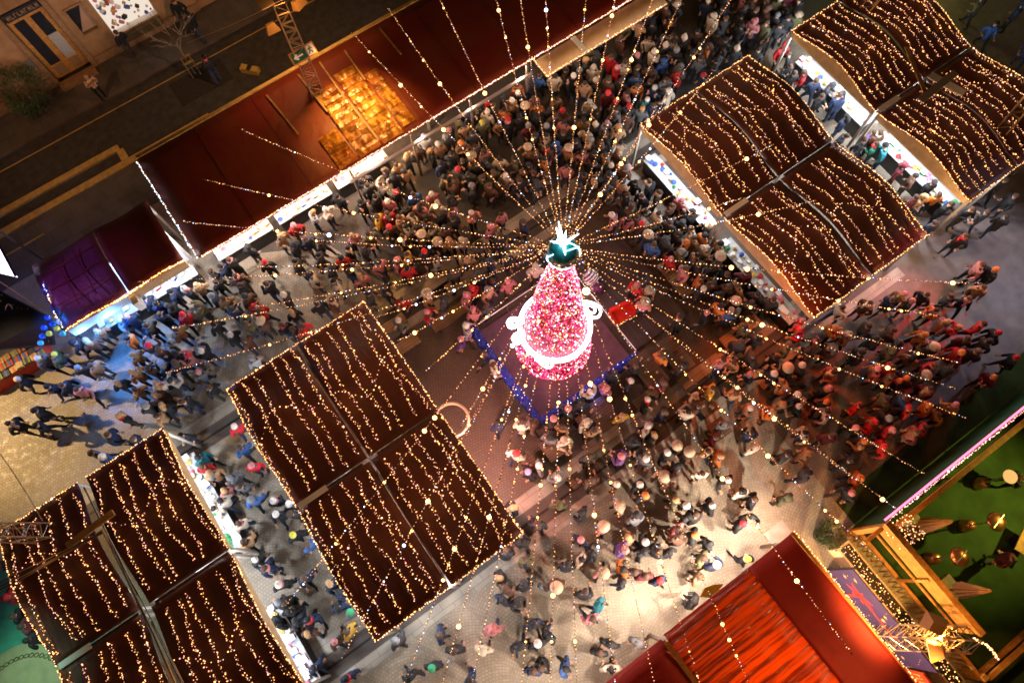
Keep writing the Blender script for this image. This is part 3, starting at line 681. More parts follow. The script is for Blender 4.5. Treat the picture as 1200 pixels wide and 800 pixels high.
for k, (x, y, L, W_, a, nm) in enumerate(BN):
    rt = empty('bench', (x, y, 0), 'low broad bench %s' % nm, 'bench', 'low benches around the tree')
    child(MB().bb(x-L/2, x+L/2, y-W_/2, y+W_/2, .38, .45, bench_top if k % 2 else benchmat), 'seat', rt)
    d = .25 if L > W_ else .12
    for s in (-1, 1):
        if L > W_: child(MB().bb(x+s*(L/2-.2)-.07, x+s*(L/2-.2)+.07, y-W_/2+.04, y+W_/2-.04, .015, .379, m_dark), 'leg', rt)
        else: child(MB().bb(x-L/2+.04, x+L/2-.04, y+s*(W_/2-.2)-.07, y+s*(W_/2-.2)+.07, .015, .379, m_dark), 'leg', rt)
tabm = slabs('table_boards', (.17, .10, .06), (.13, .075, .045), (.02, .012, .008), 2.0, .11, 0)
cupm = mat('paper_cup', (.75, .62, .52), .6); cupr = mat('red_cup', (.5, .04, .04), .5)
TB = [(8.35, 3.65, .9, 1.5, 'boarded', 5), (5.85, 3.3, .9, 1.2, 'boarded', 6), (9.6, 3.55, .8, 1.5, 'boarded', 4), (3.7, 3.35, 1.1, .8, 'boarded', 5), (7.0, 1.55, 1.0, .7, 'boarded', 5), (5.1, 3.55, .5, .5, 'small', 4), (9.1, .3, .7, .7, 'small', 3), (2.5, 3.4, .5, .5, 'small', 4), (6.6, .1, .6, .6, 'small', 3), (3.5, 1.9, .5, .5, 'small', 5), (9.3, 1.2, .7, .6, 'small', 3)]
for k, (x, y, L, W_, nm, nc) in enumerate(TB):
    lab = '%s table holding cups, %s out from the tree' % (nm, N_ORD[sorted(range(len(TB)), key=lambda q: (TB[q][0]-TC.x)**2+(TB[q][1]-TC.y)**2).index(k)])
    rt = empty('standing_table', (x, y, 0), lab, 'table', 'standing tables around the tree')
    child(MB().bb(x-L/2, x+L/2, y-W_/2, y+W_/2, 1.02, 1.07, tabm), 'tabletop', rt)
    child(MB().bb(x-.05, x+.05, y-.05, y+.05, .03, 1.019, m_dark), 'leg', rt)
    child(MB().bb(x-.25, x+.25, y-.25, y+.25, .006, .03, m_dark), 'base_plate', rt)
    rnd = random.Random(k)
    for q in range(nc):
        cx_, cy_ = x+rnd.uniform(-L/2+.1, L/2-.1), y+rnd.uniform(-W_/2+.1, W_/2-.1); red = rnd.random() < .2
        o = MB().lathe((cx_, cy_, 1.072), [(.035, 0), (.048, .11), (.040, .112), (.030, .03)], cupr if red else cupm, 8).build('cup', origin=(cx_, cy_, 1.072))
        tag(o, '%s %s paper cup on the %s' % (N_ORD[q], 'red' if red else 'pale', lab.replace(' holding cups', '')), 'cup', 'paper cups on the standing tables')
# ornaments by the tree
sm = bpy.data.materials.new('striped_ball'); sm.use_nodes = True; nt = sm.node_tree
wv = nt.nodes.new('ShaderNodeTexWave'); wv.bands_direction = 'Z'; wv.inputs['Scale'].default_value = 2.6; wv.inputs['Distortion'].default_value = 0
tc = nt.nodes.new('ShaderNodeTexCoord'); mp = nt.nodes.new('ShaderNodeMapping'); mp.inputs['Rotation'].default_value = (.9, .3, 0); nt.links.new(tc.outputs['Object'], mp.inputs[0]); nt.links.new(mp.outputs[0], wv.inputs[0])
cr = nt.nodes.new('ShaderNodeValToRGB'); cr.color_ramp.elements[0].position = .45; cr.color_ramp.elements[1].position = .5
cr.color_ramp.elements[0].color = (.10, .05, .16, 1); cr.color_ramp.elements[1].color = (.8, .75, .8, 1)
nt.links.new(wv.outputs[0], cr.inputs[0]); nt.links.new(cr.outputs[0], nt.nodes['Principled BSDF'].inputs['Base Color'])
p = P(692, 325, .6); o = MB().ball((p[0], p[1], .42+.2), .36, sm, 20, 12).build('ornament_ball', origin=(p[0], p[1], .62), smooth=True)
tag(o, 'big purple and white striped ornament ball beside the tree', 'ornament')
p = P(700, 338, .4); tag(MB().ball((p[0], p[1], .46), .28, mat('plum_glitter', (.16, .05, .16), .35, .8, 60), 18, 10).build('ornament_ball', origin=(p[0], p[1], .46), smooth=True), 'dark plum glitter ornament ball next to the striped ball', 'ornament')
p = P(687, 341, .5); tag(MB().ball((p[0], p[1], .5), .16, emit('lamp_ball', (1, .6, .35), 8), 12, 8).build('globe_lamp', origin=(p[0], p[1], .5), smooth=True), 'small warm glowing globe beneath the striped ball', 'lamp')
# red sleigh sofa
sx, sy = 9.15, 6.2; rt = empty('red_sofa', (sx, sy, .16), 'bright red curved sofa glowing beside the light tree', 'sofa', rz=R(-8))
m_rs = mat('red_upholstery', (.75, .03, .015), .5, .2, 4)
child(MB().box((sx, sy, .48), (.9, .5, .26), m_rs, rz=R(-8)), 'seat', rt)
child(MB().box((sx+.03, sy+.27, .72), (.95, .15, .5), m_rs, rz=R(-8)), 'backrest', rt)
for s in (-1, 1): child(MB().box((sx+s*.49, sy+.04-.06*s, .60), (.13, .52, .34), m_rs, rz=R(-8)), 'armrest', rt)
for s in (-1, 1):
    for t in (-1, 1): child(MB().box((sx+s*.38, sy+t*.18, .25), (.06, .06, .17), m_dark), 'leg', rt)
edge_lights([(sx-.52, sy-.28, .7), (sx-.48, sy-.29, .5), (sx, sy-.28, .42), (sx+.46, sy-.36, .5)], 'warm garland draped along the front of the red sofa', random.Random(2), .07, .02)
# wooden ring arch by the tent edge
ar = MB(); c0 = Vector((.95, 6.15, 2.0)); pts = [(c0.x+.62*math.cos(2*PI*k/28), c0.y+.62*math.sin(2*PI*k/28), 2.4) for k in range(28)]
ar.tube(pts, .06, mat('pale_wood', (.55, .40, .26), .6), 6, closed=True); ro = empty('hanging_ring', (.95, 6.15, 2.4), 'pale wooden hoop hung level beside the tent edge garland', 'hoop')
child(ar, 'hoop', ro)
for a in (0, 2.1, 4.2): child(MB().tube([(c0.x+.62*math.cos(a), c0.y+.62*math.sin(a), 2.42), (.72, 6.15, 3.3)], .008, m_wire, 3), 'cord', ro)

# ================================================================== RADIAL STRINGS
apex = Vector((TC.x, TC.y, 9.35)); EXTRA = [(200,385,3.2),(590,500,2.6),(517,805,3.0),(645,805,3.0),(722,805,3.5),(822,805,3.6),(1062,605,3.0),(1120,455,4.0),(775,-30,4.5),(604,-40,4.5),(455,10,3.5),(1000,560,3.0),(160,330,3.5)]
AN = [(497,-40,4.5),(412,38,3.5),(572,-40,4.5),(637,-40,4.5),(690,-40,4.5),(727,-30,4.5),(812,-30,4.5),(872,-25,4.5),(283,152,3.48),(238,210,3.42),(215,260,3.3),(352,280,3.4),(300,313,3.3),(296,360,3.2),(193,437,3.2),(440,372,3.6),(462,402,3.5),(497,436,3.3),(540,500,3.0),(545,512,2.4),
      (337,706,3.0),(400,772,3.0),(472,805,3.0),(552,805,3.0),(611,805,3.0),(676,805,3.0),(768,805,3.6),(880,805,3.8),(998,765,3.9),(1035,660,3.4),(1083,555,3.2),(1132,490,4.0),(1124,425,4.0),(1100,370,4.0),(1150,332,4.2),(955,235,4.3),(870,232,4.4),(905,170,4.5),(770,125,4.4),(835,85,4.6)]
AN = sorted(AN+EXTRA, key=lambda q: (math.atan2(20.4-apex.y, 4.0-apex.x)-math.atan2(P(*q)[1]-apex.y, P(*q)[0]-apex.x)) % (2*PI))
def blocked(pt, margin=.12):
    for (x0, x1, y0, y1) in TX.values():
        if x0 < pt.x < x1 and y0 < pt.y < y1 and pt.z < 4.55: return True
    return False
mats_r = [b_warm, b_warm, b_gold, b_pale, b_gold, b_pink, b_dim, b_dim, b_gold, b_gold, b_warm, b_warm, b_dim, b_gold, b_cold]
for k, (px, py, h) in enumerate(AN):
    e = Vector(P(px, py, h)); rnd = random.Random(100+k)
    ang = math.atan2(e.y-apex.y, e.x-apex.x); s = apex+Vector((math.cos(ang)*.35, math.sin(ang)*.35, -.25))
    L = (e-s).length; pts = []
    N = 26; sag = .018*L*rnd.uniform(.7, 1.5)
    for j in range(N+1):
        t = j/N; p = s.lerp(e, t); p.z -= 4*sag*t*(1-t)
        for (x0, x1, y0, y1) in TX.values():
            if x0-.1 < p.x < x1+.1 and y0-.1 < p.y < y1+.1: p.z = max(p.z, roof_z(((p.y-y0)/(y1-y0)*2) % 1, 3.2, .6)+.12)
        if -3.6 < p.x < 18.9 and 16.8 < p.y < 22.2: p.z = max(p.z, on_long(p.x, p.y)+.12)
        pts.append(p)
    o = strand(pts, 'festoon string from the tree top, %s clockwise from the truss mast' % N_ORD[k], 'festoon strings fanning out from the tree top', (.115), .0155, rnd, mats_r, jit=.02, big=.10, name='festoon_string')
    hk = MB().ball(e-Vector(pts[0]), .035, m_dark, 6, 4).build('hook', o)
    for q in range(rnd.randint(2, 5)):
        t = rnd.uniform(.3, .95); j = int(t*N); p = pts[j]
        b = MB(); b.ball((0, 0, 0), rnd.choice((.035, .04, .045, .055, .075)), b_big if rnd.random() < .9 else b_cold, 7, 5)
        ob = b.build('bulb', o); ob.location = p-Vector(pts[0])-Vector((0, 0, .05))

# ================================================================== TRUSS MASTS
def truss(name, base, top, wdt, label, cat='truss mast', taper=.8):
    base, top = Vector(base), Vector(top); root = empty(name, base, label, cat, 'lattice truss masts'); mb = MB()
    d = (top-base); q = d.to_track_quat('Z', 'X'); L = d.length; n = max(4, int(L/.45)); C = []
    for s in ((-1, -1), (1, -1), (1, 1), (-1, 1)):
        C.append([base+q @ Vector((s[0]*wdt/2*(1-(1-taper)*k/n), s[1]*wdt/2*(1-(1-taper)*k/n), L*k/n)) for k in range(n+1)])
    for c_ in C: mb.tube(c_, .028, m_truss, 5)
    child(mb, 'chord', root); mb = MB()
    for k in range(n):
        for i in range(4):
            a, b = C[i][k], C[(i+1) % 4][k+1]; mb.tube([a, b] if k % 2 else [C[(i+1) % 4][k], C[i][k+1]], .014, m_truss, 4)
            mb.tube([C[i][k+1], C[(i+1) % 4][k+1]], .014, m_truss, 4)
    child(mb, 'bracing', root); return root
m_flood = mat('floodlight_housing', (.55, .30, .10), .5); fl_em = emit('flood_glass', (1, .55, .18), 12)
def flood(parent, loc, target, size=.5):
    loc = Vector(loc); q = (Vector(target)-loc).to_track_quat('-Z', 'Y'); m = Matrix.Translation(loc) @ q.to_matrix().to_4x4(); s = size
    vs = [m @ Vector(p) for p in ((-s*.3,-s*.25,.3*s),(s*.3,-s*.25,.3*s),(s*.3,s*.25,.3*s),(-s*.3,s*.25,.3*s),(-s*.5,-s*.42,-.3*s),(s*.5,-s*.42,-.3*s),(s*.5,s*.42,-.3*s),(-s*.5,s*.42,-.3*s))]
    mb = MB().add(vs, ((3,2,1,0),(0,1,5,4),(1,2,6,5),(2,3,7,6),(3,0,4,7),(4,5,6,7)), m_flood)
    o = child(mb, 'floodlight', parent)
    vs = [m @ Vector(p) for p in ((-s*.44,-s*.36,-.31*s),(s*.44,-s*.36,-.31*s),(s*.44,s*.36,-.31*s),(-s*.44,s*.36,-.31*s))]
    g = MB().add(vs, ((0,1,2,3),), fl_em); inv = Matrix.Translation(-Vector(parent.location)); g.v = [tuple(inv @ Vector(v)) for v in g.v]; g.build('lens', o)
T1 = truss('truss_mast', (4.05, 20.9, 0), (3.95, 20.4, 8.1), .55, 'lattice truss mast with escape sign rising behind the long red roof')
flood(T1, (3.35, 20.3, 7.7), (3.0, 16, 0)); flood(T1, (4.6, 20.5, 7.9), (5.6, 18, 3))
child(MB().box((3.6, 20.8, 8.3), (.5, .5, .05), m_truss), 'top_frame', T1)
sg = empty('escape_sign', (4.1, 20.05, 5.6), 'green escape sign with white arrow and running figure in wooden frame', 'sign')
def sign_at(root, c_, wd, ht, rz, tilt):
    q = Matrix.Rotation(rz, 4, 'Z') @ Matrix.Rotation(tilt, 4, 'X'); c_ = Vector(c_)
    mg = mat('sign_green', (.01, .10, .06), .5)
    def pl(u0, v0, u1, v1, d0, d1, m, name, par=root):
        x0, x1, y0, y1 = min(u0, u1), max(u0, u1), min(v0, v1), max(v0, v1)
        mb = MB(); mb.bb(x0, x1, y0, y1, d0, d1, m); mb.v = [tuple(q @ Vector(v)+c_) for v in mb.v]; return child(mb, name, par)
    def pg(pts, d0, d1, m, name):
        mb = MB(); mb.poly(pts, d0, d1, m); mb.v = [tuple(q @ Vector(v)+c_) for v in mb.v]; return child(mb, name, root)
    pl(-wd/2, -ht/2, wd/2, ht/2, 0, .05, m_wood, 'frame'); pl(-wd/2+.05, -ht/2+.05, .14, ht/2-.05, .052, .06, mg, 'panel'); pl(.16, -ht/2+.05, wd/2-.05, ht/2-.05, .052, .06, m_whi, 'white_panel')
    pg([(-.42, 0), (-.27, .12), (-.22, .07), (-.28, .028), (-.02, .028), (-.02, -.028), (-.28, -.028), (-.22, -.07), (-.27, -.12)], .062, .067, m_whi, 'arrow')
    # running figure
    mb = MB()
    mb.poly([(.33+.03*math.cos(a*PI/4), .12+.03*math.sin(a*PI/4)) for a in range(8)], .062, .067, mg)
    for a, b in (((.32, .08), (.28, -.02)), ((.31, .07), (.22, .04)), ((.31, .07), (.39, .03)), ((.28, -.02), (.36, -.06)), ((.36, -.06), (.35, -.14)), ((.28, -.02), (.20, -.12))): mb.beam((a[0], a[1], .065), (b[0], b[1], .065), .035, .006, mg)
    mb.v = [tuple(q @ Vector(v)+c_) for v in mb.v]; child(mb, 'running_figure', root)
sign_at(sg, P(355, 63, 5.9), 1.05, .46, R(2), R(52))
T2 = truss('truss_mast', (9.0, -8.6, 0), (8.95, -8.15, 6.6), .6, 'lattice truss mast with amber floodlights next to the banner fence')
flood(T2, (8.75, -7.6, 5.9), (10.6, -6.5, 2), .6); flood(T2, (8.4, -8.2, 5.6), (5, -6, 3.3), .6)
edge_lights([(9.1, -8.2, 6.5), (9.4, -8.6, 6.2), (9.7, -9.1, 5.6), (9.9, -9.6, 5.0)], 'warm garland trailing from the top of the floodlit mast', rn, .07, .028)
T3 = truss('truss_mast', (-12.4, 10.6, 3.6), (-12.45, 10.4, 7.2), .5, 'short lattice mast standing through the tent with the cable bundles')
child(MB().box((-10.7, 9.5, 4.3), (1.7, .22, .10), m_beam, rz=R(4)), 'head_board', T3)
rnd = random.Random(8); hub = Vector(P(122, 622, 5.2))
for nm, e in (('toward the carousel', Vector(P(-10, 690, 4.6))), ('toward the alley', Vector(P(212, 812, 4.8)))):
    rt = empty('cable_bundle', hub, 'sheaf of amber cables stretched from the mast %s' % nm, 'cables', 'cable sheaves over the mast tent'); 
    for k in range(9):
        o1 = Vector((rnd.uniform(-.08, .08), rnd.uniform(-.08, .08), rnd.uniform(-.06, .06))); o2 = Vector((rnd.uniform(-.22, .22), rnd.uniform(-.16, .16), rnd.uniform(-.15, .15)))
        pts = [(hub+o1).lerp(e+o2, j/8)-Vector((0, 0, .1*math.sin(PI*j/8)*(1+.3*k/9))) for j in range(9)]
        child(MB().tube(pts, .014, m_truss if k % 3 else m_wire, 4), 'cable', rt)
truss('truss_beam', P(1015, 8, 4.6), P(1060, -40, 4.6), .4, 'lattice truss beam end over the far tent top edge', taper=1)
truss('truss_beam', P(1178, 150, 4.8), P(1225, 95, 4.8), .4, 'lattice truss beam end over the far tent outer edge', taper=1)
for a, b, nm in ((P(340, -5, 8), P(220, 50, 7.6), 'over the street from the truss mast'), (P(0, 330, 5), P(62, 372, 3.4), 'from the toy stall panel to the purple roof'), (P(-8, 520, 4), P(50, 610, 3.4), 'over the empty cobbles to the mast tent')):
    tag(MB().tube([Vector(a).lerp(Vector(b), j/8)-Vector((0, 0, .1*math.sin(PI*j/8))) for j in range(9)], .018, m_truss, 4).build('guy_cable'), 'single thin cable strung %s' % nm, 'cable')
# small planks and a plate between bays of the far tent
for a, b, wd, mm, nm in ((P(1078, 118, 4.2), P(1120, 85, 4.2), .3, m_alu, 'pale metal plate on the joint of the far tent'), (P(1090, 88, 3.9), P(1130, 110, 3.9), .35, m_whi, 'white board lying askew on the far tent joint'), (P(1062, 55, 4.1), P(1084, 108, 4.1), .16, m_beam, 'long wooden plank on the far tent upper bay')):
    tag(MB().beam(a, b, wd, .05, mm).build('plank'), nm, 'plank', 'boards lying on the far tent')

# ================================================================== TERRACE AT THE LAWN
tf = empty('timber_pergola', (10.8, -8, 0), 'amber lit timber pergola frame with boarded side at the lawn', 'pergola')
X0 = 10.75
for y, hh_ in ((-5.45, 3.3), (-9.35, 3.3), (-11.3, 1.3)): child(MB().bb(X0-.09, X0+.09, y-.09, y+.09, 0, hh_, m_wood), 'post', tf)
child(MB().bb(X0-.14, X0-.09, -9.3, -5.5, 2.28, 2.38, m_wood), 'mid_beam', tf)
child(MB().bb(X0-.10, X0+.10, -9.5, -5.3, 3.3, 3.46, m_wood), 'top_beam', tf)
mbp = MB()
for k in range(6): mbp.bb(X0-.02, X0+.03, -9.26, -5.55, 3.29-.15*(k+1)+.008, 3.29-.15*k, m_wood)
child(mbp, 'boarded_panel', tf)
child(MB().bb(X0-.9, X0-.11, -5.5, -5.38, 2.9, 3.05, m_wood), 'cross_beam', tf)
child(MB().bb(X0-.14, X0-.10, -7.5, -7.4, 1.06, 3.2, m_wood), 'cross_beam', tf)
child(MB().bb(X0-.06, X0+.06, -11.4, -5.4, .95, 1.05, m_wood), 'hand_rail', tf)
for k in range(26): child(MB().bb(X0-.02, X0+.02, -5.6-k*.22-.02, -5.6-k*.22+.02, .03, .949, m_wood), 'baluster', tf)
for y_, z_ in ((-11.42, 1.1), (-11.42, .45)): child(MB().bb(X0+.1, X0+6, y_-.08, y_+.08, z_, z_+.12, m_wood), 'end_rail', tf)
lg = empty('planter_ledge', (9.9, -8, 0), 'pale low planter ledge covered with warm lights in front of timber pergola', 'planter')
child(MB().bb(9.75, 10.3, -11.2, -5.5, 0, .85, mat('pale_planter', (.62, .48, .33), .7, .2, 4)), 'box', lg)
child(MB().bb(9.82, 10.23, -11.1, -5.6, .851, .88, m_soil), 'soil', lg)
for k in range(3): edge_lights([(9.85+.13*k+.05*math.sin(j*1.7+k), -5.6-.45*j, .97+.05*math.sin(j)) for j in range(13)], '%s winding warm light string along the pale planter ledge' % N_ORD[k], rn, .09, .019, [b_gold, b_warm, b_gold, b_big], jit=.08)
# lawn fence with pink LED tube
lf = empty('lit_fence', (14, -5.35, 0), 'tall fence along the lawn topped by a pink glowing tube', 'fence')
m_dg = mat('dark_green_panel', (.02, .07, .03), .6, .4, 1)
for k in range(7): child(MB().bb(10.9+k*1.7-.03, 10.9+k*1.7+.03, -5.50, -5.44, 0, 2.9, m_dark), 'post', lf)
child(MB().bb(10.9, 22, -5.43, -5.40, .1, 2.9, m_dg), 'panel', lf)
child(MB().bb(10.9, 22, -5.75, -5.58, 2.98, 3.1, m_wood), 'top_beam', lf)
child(MB().tube([(10.9+k*1.1, -5.28, 3.05) for k in range(11)], .035, emit('pink_tube', (1, .14, .26), 4, 'AUTO'), 6), 'light_tube', lf)
edge_lights([(10.9+k*1.1, -5.36, 3.08) for k in range(11)], 'pinkish sparkling garland beside the pink tube on the lawn fence', rn, .05, .024, [b_pale, b_pink, led_pk])
bb2 = MB(); 
for k in range(130): bb2.octa((9.9+rn.uniform(-.5, .5)+1.2, -5.9+rn.uniform(-.45, .45), 3.05+rn.uniform(0, .3)), rn.uniform(.012, .028), rn.choice([b_gold, b_warm, b_dim]))
lc = empty('light_cluster', (11.1, -5.9, 2.9), 'dense knot of golden fairy lights on the pergola corner', 'string lights'); child(bb2, 'bulb_chain', lc)
child(MB().tube([(10.7, -5.8, 3.0), (11.1, -5.9, 3.05), (11.5, -6.1, 3.1)], .02, m_wire, 4), 'cable', lc)
# patio heaters
m_cop = mat('copper_dish', (.62, .26, .13), .3, metal=.9)
for k, (bx, by) in enumerate(((12.55, -7.85), (14.45, -7.75), (16.0, -6.95))):
    rt = empty('patio_heater', (bx, by, 0), 'copper dished patio heater, %s from the pergola%s' % (N_ORD[k], (' and glowing' if k == 2 else '')), 'patio heater', 'patio heaters on the lawn')
    child(MB().lathe((bx, by, .01), [(.24, 0), (.24, .12), (.19, .55), (.14, .6)], m_cop, 16), 'base', rt, True)
    child(MB().tube([(bx, by, .6), (bx, by, 2.0)], .03, m_alu, 8), 'pole', rt)
    child(MB().lathe((bx, by, 2.02), [(.33 if k < 2 else .25, 0), (.31 if k < 2 else .23, .05), (.17, .11), (.03, .14)], emit('heater_glow', (1, .55, .16), 1.0) if k == 2 else m_cop, 20), 'dish', rt, True)
    if k < 2: child(MB().beam((bx-.30, by-.05, 2.155), (bx+.30, by+.05, 2.155), .03, .02, m_alu), 'seam', rt)
# closed parasols
m_par = mat('parasol_canvas', (.75, .46, .20), .8, .2, 5)
for k, (bx, by) in enumerate(((12.9, -6.7), (12.3, -9.0))):
    rt = empty('closed_parasol', (bx, by, 0), 'furled beige parasol on square base %s' % ('near the golden light knot' if k == 0 else 'near the pergola end'), 'parasol', 'furled parasols')
    child(MB().bb(bx-.4, bx+.4, by-.4, by+.4, .01, .18, mat('base_slab', (.36, .24, .16), .7, .2)), 'base', rt)
    child(MB().tube([(bx, by, .18), (bx, by, 2.5)], .025, m_beam, 8), 'pole', rt)
    n = 12; mb = MB(); vs = []; fs = []
    pr = [(.05, 2.62), (.10, 2.3), (.16, 1.9), (.22, 1.4), (.30, .95), (.26, .75)]
    for r, z in pr:
        for q in range(n*2): a = PI*q/n; rr = r*(1 if q % 2 else .62); vs.append((bx+rr*math.cos(a), by+rr*math.sin(a), z))
    for i in range(len(pr)-1):
        for q in range(n*2): fs.append((i*n*2+q, i*n*2+(q+1) % (n*2), (i+1)*n*2+(q+1) % (n*2), (i+1)*n*2+q))
    fs.append(tuple(range(n*2)))
    child(MB().add(vs, fs[:], m_par), 'canopy', rt)
rt = empty('lawn_table', (15.6, -9.3, 0), 'amber topped small table at the lawn edge by the seated person', 'table')
child(MB().box((15.6, -9.3, .74), (1.1, .7, .05), m_wood, rz=R(20)), 'tabletop', rt); child(MB().bb(15.57, 15.63, -9.33, -9.27, .03, .715, m_dark), 'leg', rt); child(MB().bb(15.35, 15.85, -9.55, -9.05, .01, .03, m_dark), 'base_plate', rt)
# banner fence with bow and stars
bf = empty('banner_fence', (9.25, -8, 0), 'dark purple printed banner fence with red gift bow and gold stars', 'banner')
m_bv = mat('banner_violet', (.028, .014, .085), .7, .3, 2); m_bb = mat('banner_bow', (.75, .03, .03), .6); m_bs = mat('banner_star', (.75, .45, .12), .6); m_bo = mat('banner_red', (.6, .05, .02), .6)
XB = 9.2
child(MB().bb(XB, XB+.04, -9.9, -6.0, 0, 2.3, m_bv), 'sheet', bf)
for y in (-6.0, -7.3, -8.6, -9.9): child(MB().bb(XB+.05, XB+.11, y-.03, y+.03, 0, 2.35, m_dark), 'post', bf)
def on_banner(px, py): q = PX(px, py, XB-.006); return q
bw = MB()
def petal(c_, a, L, wd):
    cx_, cz_ = c_; pts = [(cx_, cz_)]
    up = [Vector((L*t, wd*math.sin(PI*t)**.8)) for t in (0, .2, .4, .6, .8, 1)]
    out = []
    for v in up+[Vector((v.x, -v.y)) for v in reversed(up[1:-1])]: out.append((cx_+v.x*math.cos(a)-v.y*math.sin(a), cz_+v.x*math.sin(a)+v.y*math.cos(a)))
    n = len(out); bw.add([(XB-.004, y, z) for y, z in out]+[(XB-.010, y, z) for y, z in out], [tuple(range(n)), tuple(range(n, 2*n))[::-1]]+[(i, n+i, n+(i+1) % n, (i+1) % n) for i in range(n)], m_bb)
cb = (-7.05, 1.15)
for a in (20, 75, 130, 165, 215, 330, 290): petal(cb, R(a), .58 if a in (20, 165, 130, 330) else .42, .055)
bw.bb(XB-.010, XB-.004, -8.9, -7.1, 1.10, 1.18, m_bb); bw.bb(XB-.010, XB-.004, -7.09, -7.0, .05, 1.1, m_bb)
child(bw, 'bow', bf)
rnd = random.Random(12)
for k in range(26):
    y, z, s = rnd.uniform(-9.7, -6.15), rnd.uniform(.15, 2.15), rnd.choice([.025, .03, .09])
    if abs(y+7.05) < .6 and abs(z-1.15) < .5: continue
    out = [(y+(s if q % 2 == 0 else s*.4)*math.sin(PI*q/4), z+(s if q % 2 == 0 else s*.4)*math.cos(PI*q/4)) for q in range(8)]; n = 8
    child(MB().add([(XB-.003, a, b) for a, b in out]+[(XB-.009, a, b) for a, b in out], [tuple(range(n)), tuple(range(n, 2*n))[::-1]]+[(i, n+i, n+(i+1) % n, (i+1) % n) for i in range(n)], m_bs), 'star_print', bf)
ob = empty('kiosk_sign', (9.2, -10.3, 0), 'red and orange lettered sign board at the foot of the truss mast', 'sign')
child(MB().bb(9.05, 9.12, -10.9, -9.95, 0, 1.5, m_bo), 'board', ob)
for k in range(6):
    y = -10.0-k*.15; mb = MB(); mb.bb(9.035, 9.045, y-.04, y-.015, .75, 1.2, m_bs); mb.bb(9.035, 9.045, y-.10, y-.04, (1.1, .75, .95)[k % 3], (1.15, .8, 1.0)[k % 3], m_bs); child(mb, 'lettering', ob)
# narrow ramp beside it
sheet('ramp', 8.15, 9.1, -6.2, -3.7, .014, mat('pale_ramp', (.45, .38, .34), .5, .25, 3))
# round shrub in planter
sb = empty('round_shrub', (9.85, -4.95, 0), 'round leafy evergreen shrub in a pot at the end of lawn fence', 'shrub')
child(MB().lathe((9.85, -4.95, .01), [(.26, 0), (.34, .45), (.34, .5), (.28, .46)], m_dark, 14), 'pot', sb)
def leafball(c_, r, n, seed, mat_, sq=.9, ls=.07):
    rnd = random.Random(seed); mb = MB(); c_ = Vector(c_)
    for k in range(n):
        d = Vector((rnd.gauss(0, 1), rnd.gauss(0, 1), rnd.gauss(0, 1))).normalized(); p = c_+Vector((d.x, d.y, d.z*sq))*r*rnd.uniform(.55, 1.08)
        t = (d+Vector((rnd.uniform(-.7, .7), rnd.uniform(-.7, .7), rnd.uniform(-.7, .7)))).normalized(); s = t.cross(Vector((rnd.random(), rnd.random(), rnd.random()))).normalized(); L = ls*rnd.uniform(.7, 1.5)
        mb.add([p-s*L*.25, p+t*L*.5+s*0, p+s*L*.25, p+t*L], ((0, 1, 3), (1, 2, 3)), mat_)
    return mb
child(MB().tube([(9.85, -4.95, .4), (9.87, -4.93, .8), (9.84, -4.97, 1.15)], [.05, .04, .02], m_bark, 6), 'stem', sb)
child(leafball((9.85, -4.95, 1.05), .52, 2600, 3, m_leaf), 'foliage', sb)

# ================================================================== TOY STALL PANEL (left edge)
m_night = mat('night_print', (.012, .012, .035), .6, .3, 3)
tp = empty('starry_panel', (-11.6, 19.8, 0), 'dark starry panel with ring shaped letters beside the toy display', 'display panel')
q0, q1, q2, q3 = (Vector(P(-20, 330, 2.8)), Vector(P(58, 372, 2.8)), Vector(P(64, 404, .9)), Vector(P(-20, 412, .9)))
nrm = (q1-q0).cross(q3-q0).normalized()
if nrm.z < 0: nrm = -nrm
mb = MB(); lst = [q0, q1, q2, q3]; mb.add(lst+[q-nrm*.06 for q in lst], ((0,1,2,3),(7,6,5,4),(0,4,5,1),(1,5,6,2),(2,6,7,3),(3,7,4,0)), m_night); child(mb, 'sheet', tp)
def on_tp(u, v, d=.004): return q0.lerp(q1, u).lerp(q3.lerp(q2, u), v)+nrm*d
rnd = random.Random(6)
for k in range(30):
    p = on_tp(rnd.uniform(.05, .95), rnd.uniform(.05, .95), .01); child(MB().octa(p, rnd.uniform(.012, .03), m_bs), 'star_print', tp)
for uu in (.26, .40):
    pts = []
    for k in range(5, 27 if uu == .26 else 32):
        a = 2*PI*k/32 if uu == .26 else 2*PI*k/27
        pts.append(on_tp(uu+.055*math.cos(a), .28+.13*math.sin(a), .02))
    child(MB().tube(pts, .02, mat('ring_letter', (.75, .5, .5), .5), 5), 'lettering', tp)
for (x, y) in ((-11.3, 19.9), (-9.7, 18.6)): child(MB().bb(x-.04, x+.04, y-.04, y+.04, 0, 2.0, m_dark), 'post', tp)
# glowing white sign panel beyond it
pa, pb, pc = Vector(P(-14, 262, 3.6)), Vector(P(19, 324, 3.2)), Vector(P(-14, 316, 3.0))
mb = MB(); mb.add([pa, pb, pc, pa-Vector((0,0,.08)), pb-Vector((0,0,.08)), pc-Vector((0,0,.08))], ((0,2,1),(3,4,5),(0,1,4,3),(1,2,5,4),(2,0,3,5)), emit('violet_panel', (.80, .62, 1), 5, 'AUTO'))
rt = empty('glowing_panel', pa, 'triangular violet white glowing panel at the picture edge', 'light panel'); child(mb, 'diffuser', rt)
child(MB().tube([pa-Vector((0, 0, .1)), (pa.x, pa.y, 0)], .04, m_dark, 6), 'post', rt)
child(MB().beam(pa+Vector((0, 0, .03)), pb+Vector((0, 0, .03)), .08, .05, m_dark), 'rim', rt)
